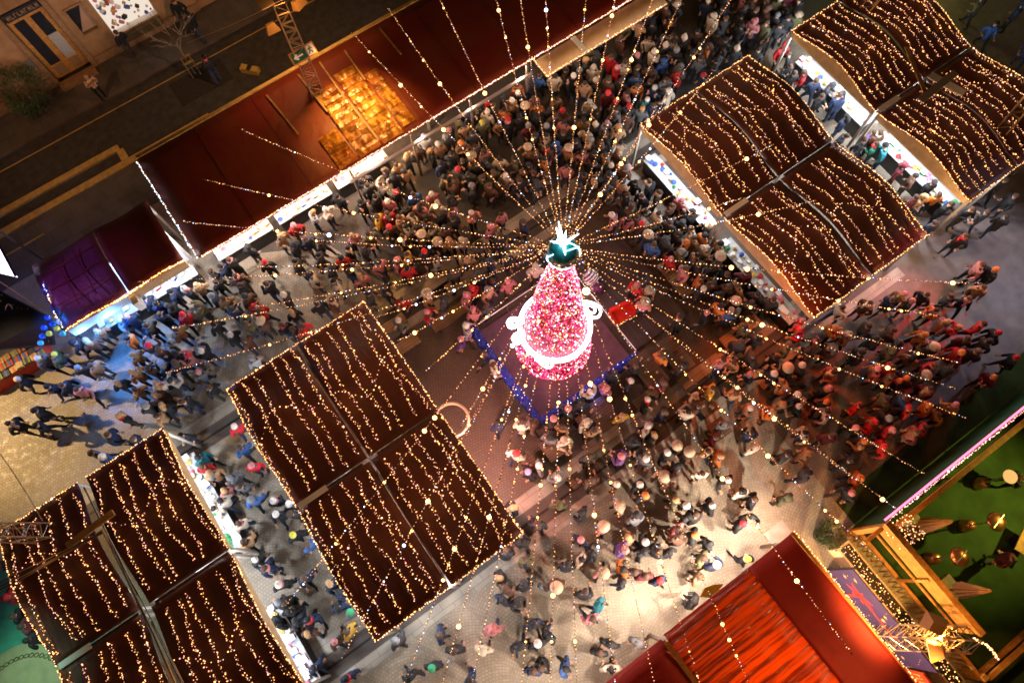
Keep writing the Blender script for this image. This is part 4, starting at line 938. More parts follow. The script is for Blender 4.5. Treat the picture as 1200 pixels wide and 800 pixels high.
# patchwork toy display table
qt = empty('toy_table', (-11.8, 18.9, 0), 'low slanted display of orange and red patchwork boxes', 'display table')
child(MB().bb(-13.6, -10.9, 18.35, 19.3, 0, .70, mat('red_drape', (.5, .04, .02), .6)), 'base', qt)
PMm = [mat('patch_orange', (.55, .16, .03), .6), mat('patch_olive', (.22, .22, .05), .6), mat('patch_red', (.45, .03, .02), .6), mat('patch_blue', (.05, .10, .22), .6), mat('patch_sand', (.5, .36, .15), .6), mat('patch_dark', (.04, .03, .03), .6)]
kk = 0
for i in range(9):
    for j in range(3):
        x, y = -13.45+i*.3, 18.5+j*.3; h = rnd.uniform(.05, .15); mm = rnd.choice(PMm)
        o = MB().box((x, y, .702+h/2), (.26, .26, h), mm, rz=rnd.uniform(-.15, .15)); o.box((x, y, .702+h+.006), (.10, .27, .008), rnd.choice(PMm), rz=0)
        o = o.build('toy_box', origin=(x, y, .702)); kk += 1
        tag(o, '%s ribboned box on the toy display, %s column, %s row' % (mm.name.split('_')[1], N_ORD[i], N_ORD[j]), 'box', 'boxes on the toy display')
# balloons and garland at the purple roof corner
blm = [mat('balloon_blue', (.02, .08, .5), .3), mat('balloon_yellow', (.55, .45, .05), .3), mat('balloon_teal', (.05, .3, .35), .3), mat('balloon_silver', (.6, .6, .65), .3)]
spots = [(56, 372, 3.0, 0), (62, 380, 2.9, 0), (52, 384, 2.7, 0), (67, 385, 2.8, 1), (58, 391, 2.6, 1), (64, 415, 1.9, 1), (50, 394, 2.5, 0), (70, 377, 3.0, 3), (48, 402, 2.3, 2), (74, 391, 2.7, 2), (53, 340, 3.4, 0), (64, 362, 3.2, 0)]
for k, (px, py, h, c_) in enumerate(spots):
    p = P(px, py, h); nm = ('blue', 'yellow', 'teal', 'silver')[c_]; mb = MB(); mb.lathe(p, [(.005, -.15), (.04, -.12), (.10, -.03), (.115, .03), (.085, .10), (.01, .14)], blm[c_], 12)
    mb.tube([Vector(p)-Vector((0, 0, .19)), (-9.1, 17.3, 2.4)], .004, m_wire, 3)
    o = mb.build('balloon', origin=p, smooth=True); tag(o, '%s balloon tied at the purple roof corner, %s counted downward' % (nm, N_ORD[k]), 'balloon', 'balloons at the purple roof corner')
edge_lights([P(50, 330, 3.6), P(58, 352, 3.4), P(66, 372, 3.2), P(75, 385, 3.1)], 'blue white garland hanging at the purple roof corner', rn, .05, .022, [b_cold, b_blue, b_pale])
# carousel floor and riders' figures (bottom left corner)
cr_ = empty('carousel_floor', (-14.8, 5.2, 0), 'round cream carousel floor with chain pattern', 'carousel floor')
m_cf = mat('carousel_cream', (.52, .42, .24), .5, .25, 2); m_ch = mat('chain_brown', (.16, .10, .05), .6)
cc = Vector(P(30, 830, .3)); child(MB().lathe((cc.x, cc.y, .01), [(2.2, 0), (2.2, .28), (2.1, .30)], m_cf, 48), 'floor', cr_)
for k in range(60):
    a = 2*PI*k/60; child(MB().tube([(cc.x+1.75*math.cos(a)+.09*math.cos(b), cc.y+1.75*math.sin(a)+.06*math.sin(b), .318) for b in [2*PI*q/8 for q in range(8)]], .018, m_ch, 4, closed=True), 'chain_print', cr_)
pl = sheet('carpet', -17.5, -14.1, 6.0, 11.8, .012, mat('teal_carpet', (.10, .42, .30), .8, .3, 2))

# ================================================================== FACADE
fc = empty('corner_building', (-2, 31, 0), 'ochre plastered building with wooden door and bright shop window', 'building')
YF = 31.0
# facade with true openings: door, window, shop
def wallpiece(x0, x1, z0, z1, m=m_plaster, d=.4): child(MB().bb(x0, x1, YF, YF+d, z0, z1, m), 'wall', fc)
wallpiece(-16, -5.15, 0, 9); wallpiece(-3.45, -2.9, 0, 9); wallpiece(-5.15, -3.45, 4.35, 9); wallpiece(-2.9, -2.1, 0, 1.75); wallpiece(-2.9, -2.1, 3.25, 9); wallpiece(-2.1, -1.8, 0, 9)
wallpiece(-1.8, .45, 0, .95); wallpiece(-1.8, .45, 3.3, 9); wallpiece(.45, 2.3, 0, 9); wallpiece(2.3, 5.4, 3.3, 9); wallpiece(5.4, 12, 0, 9); wallpiece(2.3, 5.4, 0, .5)
child(MB().bb(-16, 12, YF+.4, YF+.5, 0, 9, m_plaster), 'back_wall', fc)
for x0, x1 in ((-5.35, -5.16), (-3.44, -3.22)): child(MB().bb(x0, x1, YF-.12, YF-.003, .12, 4.4, m_stone), 'pilaster', fc)
child(MB().bb(-16, -5.36, YF-.08, YF-.003, .12, .7, m_stone), 'plinth', fc); child(MB().bb(-3.2, 2.3, YF-.08, YF-.003, .12, .55, m_stone), 'plinth', fc)
child(MB().bb(-5.2, -3.4, YF-.6, YF-.13, .12, .30, m_stone), 'door_step', fc)
dr = child(MB().bb(-5.12, -3.48, YF+.12, YF+.2, .3, 3.8, m_wood), 'door', fc)
def sub(mb, name, par):
    off = Vector(fc.location); mb.v = [tuple(Vector(v)-off) for v in mb.v]; return mb.build(name, par)
for x0, x1 in ((-4.92, -4.44), (-4.16, -3.68)):
    sub(MB().bb(x0, x1, YF+.08, YF+.118, 1.1, 3.65, m_glass), 'pane', dr); sub(MB().bb(x0, x1, YF+.085, YF+.119, .4, .95, m_stone), 'door_panel', dr)
gr = MB()
for k in range(11): gr.bb(-4.14+k*.044, -4.12+k*.044, YF+.06, YF+.078, 1.1, 2.5, m_whi)
sub(gr, 'grille', dr)
sgn = child(MB().bb(-5.05, -3.5, YF-.02, YF+.1, 3.88, 4.3, m_dark), 'fascia_sign', fc)
lt = MB()
for k in range(9):
    x = -4.95+k*.16
    if k in (2, 5): lt.bb(x, x+.02, YF-.035, YF-.023, 3.98, 4.18, m_tan); lt.bb(x, x+.1, YF-.035, YF-.023, 4.16, 4.18, m_tan)
    elif k % 2: lt.bb(x, x+.1, YF-.035, YF-.023, 3.98, 4.0, m_tan); lt.bb(x, x+.02, YF-.035, YF-.023, 4.0, 4.18, m_tan)
    else: lt.bb(x, x+.02, YF-.035, YF-.023, 3.98, 4.18, m_tan); lt.bb(x+.08, x+.1, YF-.035, YF-.023, 3.98, 4.18, m_tan); lt.bb(x+.02, x+.08, YF-.035, YF-.023, 4.07, 4.09, m_tan)
sub(lt, 'lettering', sgn)
wd = child(MB().bb(-2.9, -2.1, YF+.15, YF+.2, 1.75, 3.25, m_glass), 'window', fc)
fr = MB()
for (x0, x1, z0, z1) in ((-2.96, -2.86, 1.69, 3.31), (-2.14, -2.04, 1.69, 3.31), (-2.86, -2.14, 1.69, 1.79), (-2.86, -2.14, 3.21, 3.31)): fr.bb(x0, x1, YF-.05, YF+.10, z0, z1, m_stone)
sub(fr, 'frame', wd)
bl_ = MB().add([(-2.86, YF+.14, 1.79), (-2.14, YF+.14, 1.79), (-2.14, YF+.14, 3.21), (-2.86, YF+.145, 1.80), (-2.14, YF+.145, 1.80), (-2.14, YF+.145, 3.2)], ((0,1,2),(3,5,4)), mat('paper_pink', (.42, .26, .18), .8)); sub(bl_, 'blind', wd)
child(MB().bb(-5.72, -5.42, YF-.05, YF-.003, 1.55, 2.0, m_alu), 'name_plate', fc)
shw = emit('shop_light', (1, .84, .70), .9, 'AUTO')
sh = child(MB().bb(-1.78, .43, YF+.30, YF+.38, .97, 3.28, shw), 'shop_window', fc)
sub(MB().bb(-1.8, .45, YF+.02, YF+.30, .955, 1.0, m_whi), 'shelf', sh)
rnd = random.Random(31)
for k in range(60):
    x, z, s = rnd.uniform(-1.65, .3), rnd.uniform(1.02, 2.9), rnd.uniform(.05, .13); mm = rnd.choice(GOODS+[m_dark, m_whi, m_tan, m_alu])
    mb = MB(); mb.lathe((x, YF+.16, z), [(s*.6, 0), (s, s*.8), (s*.5, s*1.5), (s*.2, s*2)], mm, 8); sub(mb, 'ornament', sh)
child(MB().bb(-1.8, .45, YF-.25, YF-.085, .55, .92, mat('hedge_box', (.10, .07, .03), .9, .8, 25)), 'window_box', fc)
sh2 = child(MB().bb(2.32, 5.38, YF+.30, YF+.38, .52, 3.28, emit('shop_dim', (1, .55, .3), .25, 'AUTO')), 'shop_window', fc)
for z in (.7, 1.4, 2.3): sub(MB().bb(2.35, 5.35, YF+.05, YF+.09, z, z+.08, m_whi), 'glazing_bar', sh2)
# evergreen bush at the doorway
eb = empty('potted_bush', (-6.5, 30.3, .12), 'dark shaggy evergreen bush standing by the wooden door', 'bush')
child(MB().tube([(-6.5, 30.3, .12), (-6.5, 30.3, 1.6)], [.06, .02], m_bark, 6), 'stem', eb)
child(leafball((-6.5, 30.3, 1.35), 1.0, 2600, 5, m_leaf, 1.1, .16), 'foliage', eb)
# bare street tree
bt_ = empty('bare_tree', (.35, 27.8, 0), 'small leafless street tree in a wooden frame by the soil square', 'tree')
fr_ = MB()
for (x, y) in ((.15, 27.6), (.55, 27.6), (.15, 28.0), (.55, 28.0)): fr_.tube([(x, y, 0), (x, y, 1.0)], .03, m_beam, 5)
fr_.bb(.1, .6, 27.57, 27.63, .9, 1.0, m_beam); fr_.bb(.1, .6, 27.97, 28.03, .9, 1.0, m_beam); child(fr_, 'support_frame', bt_)
rnd = random.Random(14); trunk = MB(); trunk.tube([(.35, 27.8, 0), (.33, 27.82, 1.2), (.38, 27.8, 2.0)], [.07, .05, .04], m_bark, 7); child(trunk, 'trunk', bt_)
br = MB()
def grow(p, d, L, r, n):
    q = p+d*L; m_ = p+d*L*.5+Vector((rnd.uniform(-.05, .05), rnd.uniform(-.05, .05), .02)); br.tube([p, m_, q], [r, r*.8, r*.6], m_bark, 5)
    if n:
        for k in range(2+(n > 1)): grow(m_.lerp(q, rnd.uniform(.2, 1)), (d+Vector((rnd.uniform(-.7, .7), rnd.uniform(-.7, .7), rnd.uniform(-.1, .3)))).normalized(), L*.7, r*.6, n-1)
for k in range(5):
    a = 2*PI*k/5+.4; grow(Vector((.36, 27.8, 1.6+.1*k)), Vector((math.cos(a)*.7, math.sin(a)*.7, .75)).normalized(), 1.0, .035, 2)
child(br, 'branches', bt_)
sheet('tree_pit', -1.0, 1.7, 26.45, 27.95, .008, m_soil)
kb = MB(); kb.box((2.55, 26.25, .2), (.85, .3, .3), mat('yellow_box', (.5, .34, .08), .6, .2), rz=R(-48)); kb.box((2.55, 26.25, .36), (.2, .31, .02), m_dark, rz=R(-48)); tag(kb.build('road_block'), 'yellow striped block lying at the street kerb', 'road block')

# ================================================================== PEOPLE
m_cloth = cloth('coat_cloth'); m_trou = cloth('trouser_cloth', .85); m_hair = cloth('hair_or_knit', .75)
m_skin = mat('skin', (.48, .27, .18), .6); m_shoe = mat('shoe', (.03, .025, .022), .6); m_eye = mat('eye', (.01, .01, .01), .3)
def skin_mesh(name, nodes, edges, root=0, level=1, mats_fn=None, mats_=()):
    me = bpy.data.meshes.new(name); me.from_pydata([n[0] for n in nodes], edges, []); o = bpy.data.objects.new(name, me); col.objects.link(o)
    sk = o.modifiers.new('s', 'SKIN'); sk.use_smooth_shade = True
    for i, v in enumerate(me.skin_vertices[0].data): v.radius = nodes[i][1]; v.use_root = (i == root)
    if level: ss = o.modifiers.new('ss', 'SUBSURF'); ss.levels = level; ss.render_levels = level
    dg = bpy.context.evaluated_depsgraph_get(); dg.update(); out = bpy.data.meshes.new_from_object(o.evaluated_get(dg))
    bpy.data.objects.remove(o); out.name = name
    return out
def mesh_join(me, mb):
    "append simple pieces to a mesh, returns new mesh data lists"
    vs = [tuple(v.co) for v in me.vertices]; fs = [tuple(p.vertices) for p in me.polygons]; return vs, fs
def make_body(k, pose):
    s = pose['stride']; ar = pose['arms']; bend = pose.get('bend', 0); by = bend*.22
    N = [((0, 0, .95), (.14, .105)), ((0, by*.3, 1.15), (.13, .10)), ((0, by*.7, 1.36), (.15, .11)), ((0, by, 1.49), (.058, .058)), ((0, by+.015+bend*.05, 1.57), (.078, .085)), ((0, by+.02+bend*.08, 1.66-.02*bend), (.088, .10)), ((0, by+.01+bend*.09, 1.735-.03*bend), (.055, .06))]
    E = [(0, 1), (1, 2), (2, 3), (3, 4), (4, 5), (5, 6)]
    for sd in (-1, 1):
        f = s*sd; i = len(N)
        N += [((sd*.10, 0, .88), (.095, .095)), ((sd*.105, f*.5+.03, .50), (.065, .065)), ((sd*.11, f, .10), (.045, .045)), ((sd*.12, f+.15, .045), (.045, .035))]
        E += [(0, i), (i, i+1), (i+1, i+2), (i+2, i+3)]
        j = len(N); el, wr = ar[0 if sd < 0 else 1]
        N += [((sd*.18, by*.8, 1.41), (.065, .065)), ((sd*el[0], el[1]+by*.6, el[2]), (.046, .046)), ((sd*wr[0], wr[1]+by*.5, wr[2]), (.033, .033)), ((sd*(wr[0]*.97), wr[1]+by*.5+.07, wr[2]-.03), (.040, .026))]
        E += [(2, j), (j, j+1), (j+1, j+2), (j+2, j+3)]
    me = skin_mesh('person_body', N, E); vs, fs = mesh_join(me, None); fm = []
    wrs = [N[10+4-1+0], ]
    hands = [Vector(N[7+7][0]), Vector(N[7+8+7][0])]
    wr_ = [Vector(N[7+6][0]), Vector(N[7+8+6][0])]
    for f in fs:
        c_ = sum((Vector(vs[i]) for i in f), Vector())/len(f)
        if c_.z > 1.50: fm.append(1)
        elif c_.z < .11: fm.append(2)
        elif any((c_-h).length < .10 for h in hands): fm.append(1)
        else: fm.append(0)
    mb = MB(); mb.mats = [m_trou, m_skin, m_shoe, m_eye]; mb.v = vs; mb.f = fs; mb.m = fm
    hy = by+.02+bend*.08
    for sd in (-1, 1):
        mb.ball((sd*.032, hy+.088, 1.665), .011, m_eye, 6, 4); mb.ball((sd*.088, hy-.005, 1.655), .022, m_skin, 6, 4)
        h = hands[0 if sd < 0 else 1]; w0 = wr_[0 if sd < 0 else 1]; d = (h-w0).normalized(); sdv = d.cross(Vector((0, 0, 1)))
        sdv = sdv.normalized() if sdv.length > .01 else Vector((1, 0, 0))
        for q, L in enumerate((.055, .068, .072, .062)):
            b0 = h+d*.028+sdv*(q-1.5)*.019; m1 = b0+d*L*.5; mb.tube([b0-d*.02, m1, m1+d*L*.4-Vector((0, 0, .02))], [.010, .009, .006], m_skin, 5)
        b0 = h-d*.01+sdv*.03*(-sd); mb.tube([b0, b0+sdv*.025*(-sd)+d*.02, b0+sdv*.03*(-sd)+d*.05], [.011, .010, .007], m_skin, 5)
    mb.add([(-.012, hy+.088, 1.655), (.012, hy+.088, 1.655), (0, hy+.085, 1.685), (0, hy+.115, 1.645), (0, hy+.088, 1.635)], ((0, 3, 2), (3, 1, 2), (0, 4, 3), (4, 1, 3)), m_skin)
    mb.box((0, hy+.088, 1.615), (.04, .008, .008), mat('lips', (.4, .12, .10), .5))
    o = mb.build('person_body_proto', smooth=True); body = o.data; bpy.data.objects.remove(o)
    # coats: two lengths
    coats = []
    for hem, rr in ((.82, .155), (.58, .185)):
        CN = [((0, by*.1, hem), (rr, rr*.85)), ((0, by*.2, (hem+1.1)/2), (rr*.97, rr*.82)), ((0, by*.35, 1.12), (.155, .13)), ((0, by*.7, 1.34), (.175, .14)), ((0, by*.9, 1.455), (.12, .11)), ((0, by, 1.52), (.075, .08))]
        CE = [(0, 1), (1, 2), (2, 3), (3, 4), (4, 5)]
        for sd in (-1, 1):
            el, wr = ar[0 if sd < 0 else 1]; j = len(CN)
            CN += [((sd*.19, by*.8, 1.40), (.085, .085)), ((sd*el[0], el[1]+by*.6, el[2]), (.068, .068)), ((sd*wr[0], wr[1]+by*.5, wr[2]), (.052, .052))]
            CE += [(3, j), (j, j+1), (j+1, j+2)]
        me = skin_mesh('coat', CN, CE, root=3); me.materials.clear(); me.materials.append(m_cloth)
        coats.append(me)
    return body, coats, Vector((0, hy, 1.66))
dn = ((.25, -.04, 1.14), (.24, .06, .90)); fw = ((.25, .02, 1.16), (.14, .28, 1.18)); pk = ((.29, -.06, 1.14), (.19, .08, .98)); ph_ = ((.24, .08, 1.18), (.07, .30, 1.38)); up = ((.27, .16, 1.42), (.16, .24, 1.68)); sw = ((.24, -.14, 1.16), (.24, -.10, .93)); sf = ((.24, .05, 1.15), (.22, .22, .97))
POSES = [dict(stride=.05, arms=(dn, dn)), dict(stride=.28, arms=(sw, sf)), dict(stride=-.28, arms=(sf, sw)), dict(stride=.04, arms=(pk, pk)), dict(stride=.06, arms=(fw, dn), bend=.3), dict(stride=.05, arms=(ph_, ph_), bend=.2), dict(stride=.04, arms=(up, up)), dict(stride=.03, arms=(dn, fw), bend=.6), dict(stride=.22, arms=(pk, sf), bend=.2)]
PROTO = [make_body(k, p) for k, p in enumerate(POSES)]
def cap_mesh(kind):
    mb = MB(); n = 12
    def shell(rx, ry, zt, zb, back=0, pom=0, z0=0):
        rows = []
        for k in range(7):
            a = PI/2*k/6; rows.append((math.cos(a), math.sin(a)))
        pr = [(1.0, zb), (1.04, zb*.4)]+[(max(.02, r), z*zt) for r, z in rows]
        vs = []
        for r, z in pr:
            for q in range(n):
                a = 2*PI*q/n; vs.append((math.cos(a)*r*rx, math.sin(a)*r*ry-.012, z+z0+(0.035*math.sin(a) if z <= 0 else 0)))
        fs = [(i*n+q, i*n+(q+1) % n, (i+1)*n+(q+1) % n, (i+1)*n+q) for i in range(len(pr)-1) for q in range(n)]+[tuple(range(n))[::-1], tuple((len(pr)-1)*n+q for q in range(n))]
        mb.add(vs, fs, m_hair)
    if kind == 'hair': shell(.098, .112, .105, -.03); mb.ball((0, -.06, -.03), .085, m_hair, 10, 6)
    if kind == 'longhair':
        shell(.102, .116, .108, -.03); mb.tube([(0, -.07, .02), (0, -.11, -.12), (0, -.13, -.28), (0, -.13, -.36)], [.09, .10, .08, .03], m_hair, 9)
    if kind == 'bun': shell(.100, .114, .106, -.03); mb.ball((0, -.10, .09), .05, m_hair, 8, 5); mb.ball((0, -.06, -.03), .085, m_hair, 10, 6)
    if kind == 'beanie': shell(.110, .122, .135, -.01); mb.lathe((0, -.012, -.035), [(.108, 0), (.118, .01), (.118, .045), (.108, .055)], m_hair, 12, 1, 1.1)
    if kind == 'pombeanie':
        shell(.112, .124, .140, -.01); mb.lathe((0, -.012, -.035), [(.108, 0), (.120, .01), (.120, .045), (.108, .055)], m_hair, 12, 1, 1.1); mb.ball((0, -.01, .17), .055, m_hair, 8, 6)
    if kind == 'hood':
        shell(.125, .135, .145, -.05); mb.ball((0, -.09, -.10), .12, m_hair, 10, 7); mb.tube([(0.115*math.sin(a), .06, .02+.115*math.cos(a)) for a in [PI*(q/10-.5)*1.5 for q in range(11)]], .028, m_hair, 6)
    if kind == 'brimhat': mb.lathe((0, 0, 0), [(.20, .02), (.205, .035), (.12, .05), (.112, .14), (.06, .165)], m_hair, 16)
    if kind == 'scarf': mb.lathe((0, 0, -.17), [(.075, -.03), (.115, -.01), (.12, .03), (.085, .055)], m_hair, 12); mb.box((.05, .12, -.30), (.09, .035, .26), m_hair, rx=.1)
    o = mb.build('cap_proto', smooth=True); d = o.data; bpy.data.objects.remove(o); return d
CAP = {k: cap_mesh(k) for k in ('hair', 'longhair', 'bun', 'beanie', 'pombeanie', 'hood', 'brimhat', 'scarf')}
CC = {'k': ('black', (.012, .012, .014)), 'n': ('navy', (.012, .022, .06)), 'g': ('grey', (.12, .12, .13)), 'd': ('charcoal', (.035, .035, .038)), 'w': ('cream', (.55, .46, .36)), 'r': ('red', (.45, .015, .02)), 'b': ('brown', (.09, .04, .022)), 't': ('tan', (.36, .20, .10)), 'y': ('mustard', (.5, .28, .03)), 'p': ('pink', (.45, .16, .16)), 'u': ('blue', (.03, .09, .28)), 'e': ('green', (.02, .16, .09)), 'o': ('orange', (.55, .16, .03)), 'v': ('purple', (.10, .04, .16)), 'l': ('olive', (.09, .085, .035)), 'm': ('burgundy', (.12, .012, .02)), 's': ('pale grey', (.38, .36, .36)), 'c': ('teal', (.015, .16, .20))}
HH = {'k': ('hair', 'black hair', (.008, .007, .007)), 'b': ('hair', 'brown hair', (.06, .03, .015)), 'B': ('longhair', 'long brown hair', (.07, .035, .018)), 'K': ('longhair', 'long dark hair', (.012, .009, .008)), 'y': ('longhair', 'long fair hair', (.38, .22, .10)), 'u': ('bun', 'dark hair bun', (.02, .013, .01)),
      'W': ('pombeanie', 'cream bobble hat', (.55, .46, .38)), 'w': ('beanie', 'white beanie', (.58, .53, .48)), 'R': ('beanie', 'red beanie', (.55, .02, .03)), 'P': ('beanie', 'pink beanie', (.50, .18, .19)), 'D': ('beanie', 'black beanie', (.014, .014, .016)), 'G': ('beanie', 'grey beanie', (.17, .17, .18)), 'Y': ('beanie', 'yellow beanie', (.55, .48, .06)), 'E': ('beanie', 'green beanie', (.03, .28, .12)), 'O': ('beanie', 'orange beanie', (.6, .18, .04)), 'V': ('beanie', 'lilac beanie', (.42, .28, .5)),
      'H': ('hood', 'fur hood', None), 'h': ('hood', 'raised hood', None), 'T': ('brimhat', 'wide beige hat', (.45, .33, .23)), 'S': ('pombeanie', 'red santa hat', (.55, .02, .02))}
# (px, py of head, coat, head) read off the photograph
PPL = """710 455 p H|692 459 w w|687 495 w H|696 504 t b|664 480 d P|649 491 k P|611 500 w b|626 496 b b|605 532 w R|661 515 w H|654 500 t b|740 446 k W|759 467 k W|729 487 y y|761 501 w w|768 510 k y|742 516 k h|730 536 v P|782 530 k w|806 530 b T|815 464 w y|818 476 b b|806 484 w k|836 455 y b|848 423 p b|861 423 t b|880 478 t w|882 437 k P|850 496 g G|840 512 m b|844 534 o y|835 530 t b|819 526 k T|824 554 w b|779 558 t T|795 562 b b|795 546 k D|748 566 k w|756 581 k O|727 592 w T|619 552 k V|632 545 g w|654 560 g w|655 591 l H|694 562 b b|882 509 n k|886 524 w W|852 560 k w|872 576 w k|885 585 k b|792 586 l y|805 589 k w|835 592 k w|709 619 p T|612 637 k k|617 654 l b|682 655 w k|694 647 k k|681 632 n P|726 640 v P|740 635 t y|756 635 k w|760 646 k D|770 648 k b|785 647 k k|795 620 p b|797 635 b b|815 627 k O|832 637 k D|808 605 k k|820 608 k b|880 605 k D|887 604 k R|825 654 l b|840 664 n w|877 655 k Y|821 676 t b|815 706 k k|707 672 p T|730 667 o k|744 670 b b|757 675 m b|774 680 n R|730 681 k D|664 667 k k|651 680 b T|641 689 g b|615 690 k D|605 705 k k|685 700 k b|702 710 c h|695 725 p b|625 732 n k|609 757 k k|631 756 k w|640 752 k k|625 789 n b|641 779 k b|661 782 u k|704 766 k b|716 755 k k|717 784 w k|750 754 g G|344 627 k Y|360 638 u b|324 602 k w|341 602 k b|357 611 k G|310 666 n b|387 684 n y|396 693 n D|395 712 n k|411 717 g E|362 725 n k|359 742 b y|392 752 b P|406 740 y b|320 710 d G|337 719 k k|347 727 k D|367 782 n k|405 794 n D|466 752 d G|515 744 n b|532 762 k b|506 782 k E|480 793 k k|566 761 w H|577 736 p H|590 677 k y|592 690 b b|592 652 k b|600 707 n k|550 797 n u|20 444 k w|55 452 k D|72 451 k b|90 456 p b|40 481 k D|10 496 k k|41 498 k k|125 510 n b|105 530 g b|122 536 u w|155 514 n b|135 447 k y|155 436 t y|156 416 t y|171 432 t b|157 456 t b|185 451 w y|184 462 b y|190 475 k y|171 476 d G|184 487 t b|220 470 k b|245 454 k b|232 437 g P|237 412 k w|296 421 s G|140 487 k y|45 420 g w|62 417 l b|225 540 c D|234 550 r b|246 555 t y|270 560 g G|262 575 p y|255 590 w k|212 510 k k|275 500 r W|294 545 r P|282 526 u b|321 587 k w|326 598 g w|343 602 k w|298 655 d w|311 666 n b|266 562 g b|262 587 w k|279 613 w b|283 638 t b|328 685 k W|321 709 k b|330 718 k k|217 340 k W|200 342 n k|231 335 t y|260 312 n k|246 317 k b|271 307 k b|252 330 k b|262 350 t b|277 325 b b|215 371 r R|182 355 n k|172 347 n D|150 372 n P|140 375 s w|185 370 k b|207 387 t b|172 382 d b|112 387 t y|250 380 k k|270 392 k w|282 335 k b|295 360 r R|426 206 k b|395 230 k k|381 245 w w|362 250 s y|344 264 r P|325 275 t y|422 237 k D|445 215 w b|454 250 r b|442 254 y b|440 232 k k|483 252 w b|484 227 u b|505 226 p w|512 241 w W|552 249 p w|529 245 p b|575 266 p H|587 250 p b|412 275 p y|432 275 l b|472 277 b b|491 277 b T|526 282 t H|541 281 w H|400 302 r D|407 290 k k|410 318 n b|422 325 p y|391 330 w k|346 307 d k|310 307 k R|477 299 y b|465 305 p P|496 294 k R|510 302 s b|477 315 r k|341 365 k y|372 357 k b|387 352 b b|332 382 k b|340 385 k b|350 385 r b|305 365 r b|315 335 k b|470 350 r b|500 345 t T|500 365 r P|467 375 l W|546 346 p P|556 339 r R|562 376 p P|551 380 s w|540 397 v P|595 330 p P|722 257 p w|737 254 p b|750 250 g b|756 227 k b|765 217 k b|772 227 k b|787 242 b b|772 251 w b|745 212 k k|735 227 k b|805 230 p P|804 285 o O|787 302 r P|816 267 w b|815 300 t b|852 322 k b|760 336 t T|755 356 p T|746 336 r P|829 366 k P|799 377 k b|1131 277 k b|1150 312 p b|1165 317 k O|1152 337 t b|1137 245 k b|1095 262 n b|1075 230 m b|1085 230 t y|1102 227 o b|1107 235 k D|1117 235 k b|1047 350 n b|1060 344 t P|1020 355 b b|1087 345 k b|1070 352 k P|1115 347 d b|1100 362 o b|1110 377 p y|1125 382 r y|1085 392 o O|1152 380 r b|1170 390 k R|1135 350 k b|989 360 w b|975 386 o O|941 387 r R|997 392 t W|942 375 p P|915 347 d b|945 87 r b|930 86 k b|956 96 n b|972 100 k D|962 112 k b|985 117 n b|994 112 n D|987 157 k b|1025 155 v b|1035 150 b b|1030 170 e b|1042 175 c D|1012 165 k b|919 55 r R|930 64 k b|925 72 g b|1119 475 t P|1107 484 y b|1090 475 o O|1072 480 r R|975 485 w b|950 507 w k|932 461 k w|939 475 k w|915 472 t y|907 484 o y|921 454 t y|971 456 k P|969 463 k O|1000 500 k P|1027 496 r R|1044 505 r P|1010 475 r b|1034 434 p P|1030 442 t b|1041 440 k O|1051 435 r b|980 435 p b|975 407 b y|1125 414 r O|1091 424 r b|1067 440 b O|1087 502 r b|1075 507 p b|1016 519 t O|1042 524 r R|1007 560 o H|999 577 k P|996 540 k D|1166 441 m O|1194 419 k R|1090 455 m b|706 34 n R|701 47 n b|727 47 b b|747 66 k P|716 68 r b|721 81 r P|732 79 w b|796 87 r R|780 92 g b|784 109 w w|767 104 n w|759 116 c c|767 122 n b|692 117 w w|685 100 t b|672 91 k w|655 72 k b|629 124 o b|651 112 t b|710 142 s V|660 157 k b|619 172 t T|641 172 b b|664 194 p b|666 175 t T|697 190 k b|620 87 g b|631 90 u b|607 110 k w|602 120 t w|571 132 w W|565 145 l Y|585 140 t b|591 142 k R|556 170 g b|567 177 p b|539 167 t O|529 151 k P|515 172 t w|497 162 s V|504 175 k y|571 114 k R|579 117 d b|1190 655 m b|1200 560 k b|24 735 m b|12 722 k b|30 750 k k|8 700 r R|200 -4 k b|222 20 k k|241 70 k k|100 90 t y|136 38 k b|1190 230 k b|1180 255 d b"""
CARP = PPL.split('|')
GRP = [((-9.3, 31), 'on the dark street')]
def zone(x, y):
    if y > 23: return 'on the dark street'
    if x > 10.9 and y < -5.4: return 'on the green terrace'
    if y < .75 and x < -5.2: return 'at the alley mouth'
    if -7.7 < x < -5 and y < 12: return 'in the grey alley'
    if x < -13: return 'by the carousel floor'
    if 19.4 < x < 23.6 and 1 < y < 12.3: return 'in the white alley'
    if x > 19.4: return 'beyond the far tents' if y > 12 else 'on the empty dusky paving'
    if y > 11.7:
        if x < -9: return 'on the empty cobbles'
        if x < -5: return 'below the purple roof'
        if x < -1.5: return 'at the bright counters'
        if x < 2.5: return 'at the pale cobbles'
        if x < 6: return 'near the amber lit roof'
        if x < 10: return 'in the street crowd'
        if x < 15: return 'by the awning strip'
        return 'behind the alley tent'
    if y < 0:
        if x < 0: return 'near the tent end'
        if x < 4: return 'on the lower pavement'
        if x < 8: return 'on the bright pavement'
        if x < 12: return 'by the round shrub'
        return 'in the red glow'
    if x < 3.7: return 'at the tent side' if y < 7 else 'by the tent corner'
    if x < 8.6: return 'below the tinsel fence' if y < 6 else 'behind the tree'
    if x < 11.6: return 'round the boarded tables' if y < 4.7 else 'around the deck'
    return 'by the lower tent edge' if y < 6.5 else 'by the alley tent counter'
people = []; rp = random.Random(77)
def free(x, y, dmin):
    for q in people:
        if (q['x']-x)**2+(q['y']-y)**2 < dmin*dmin: return False
    return True
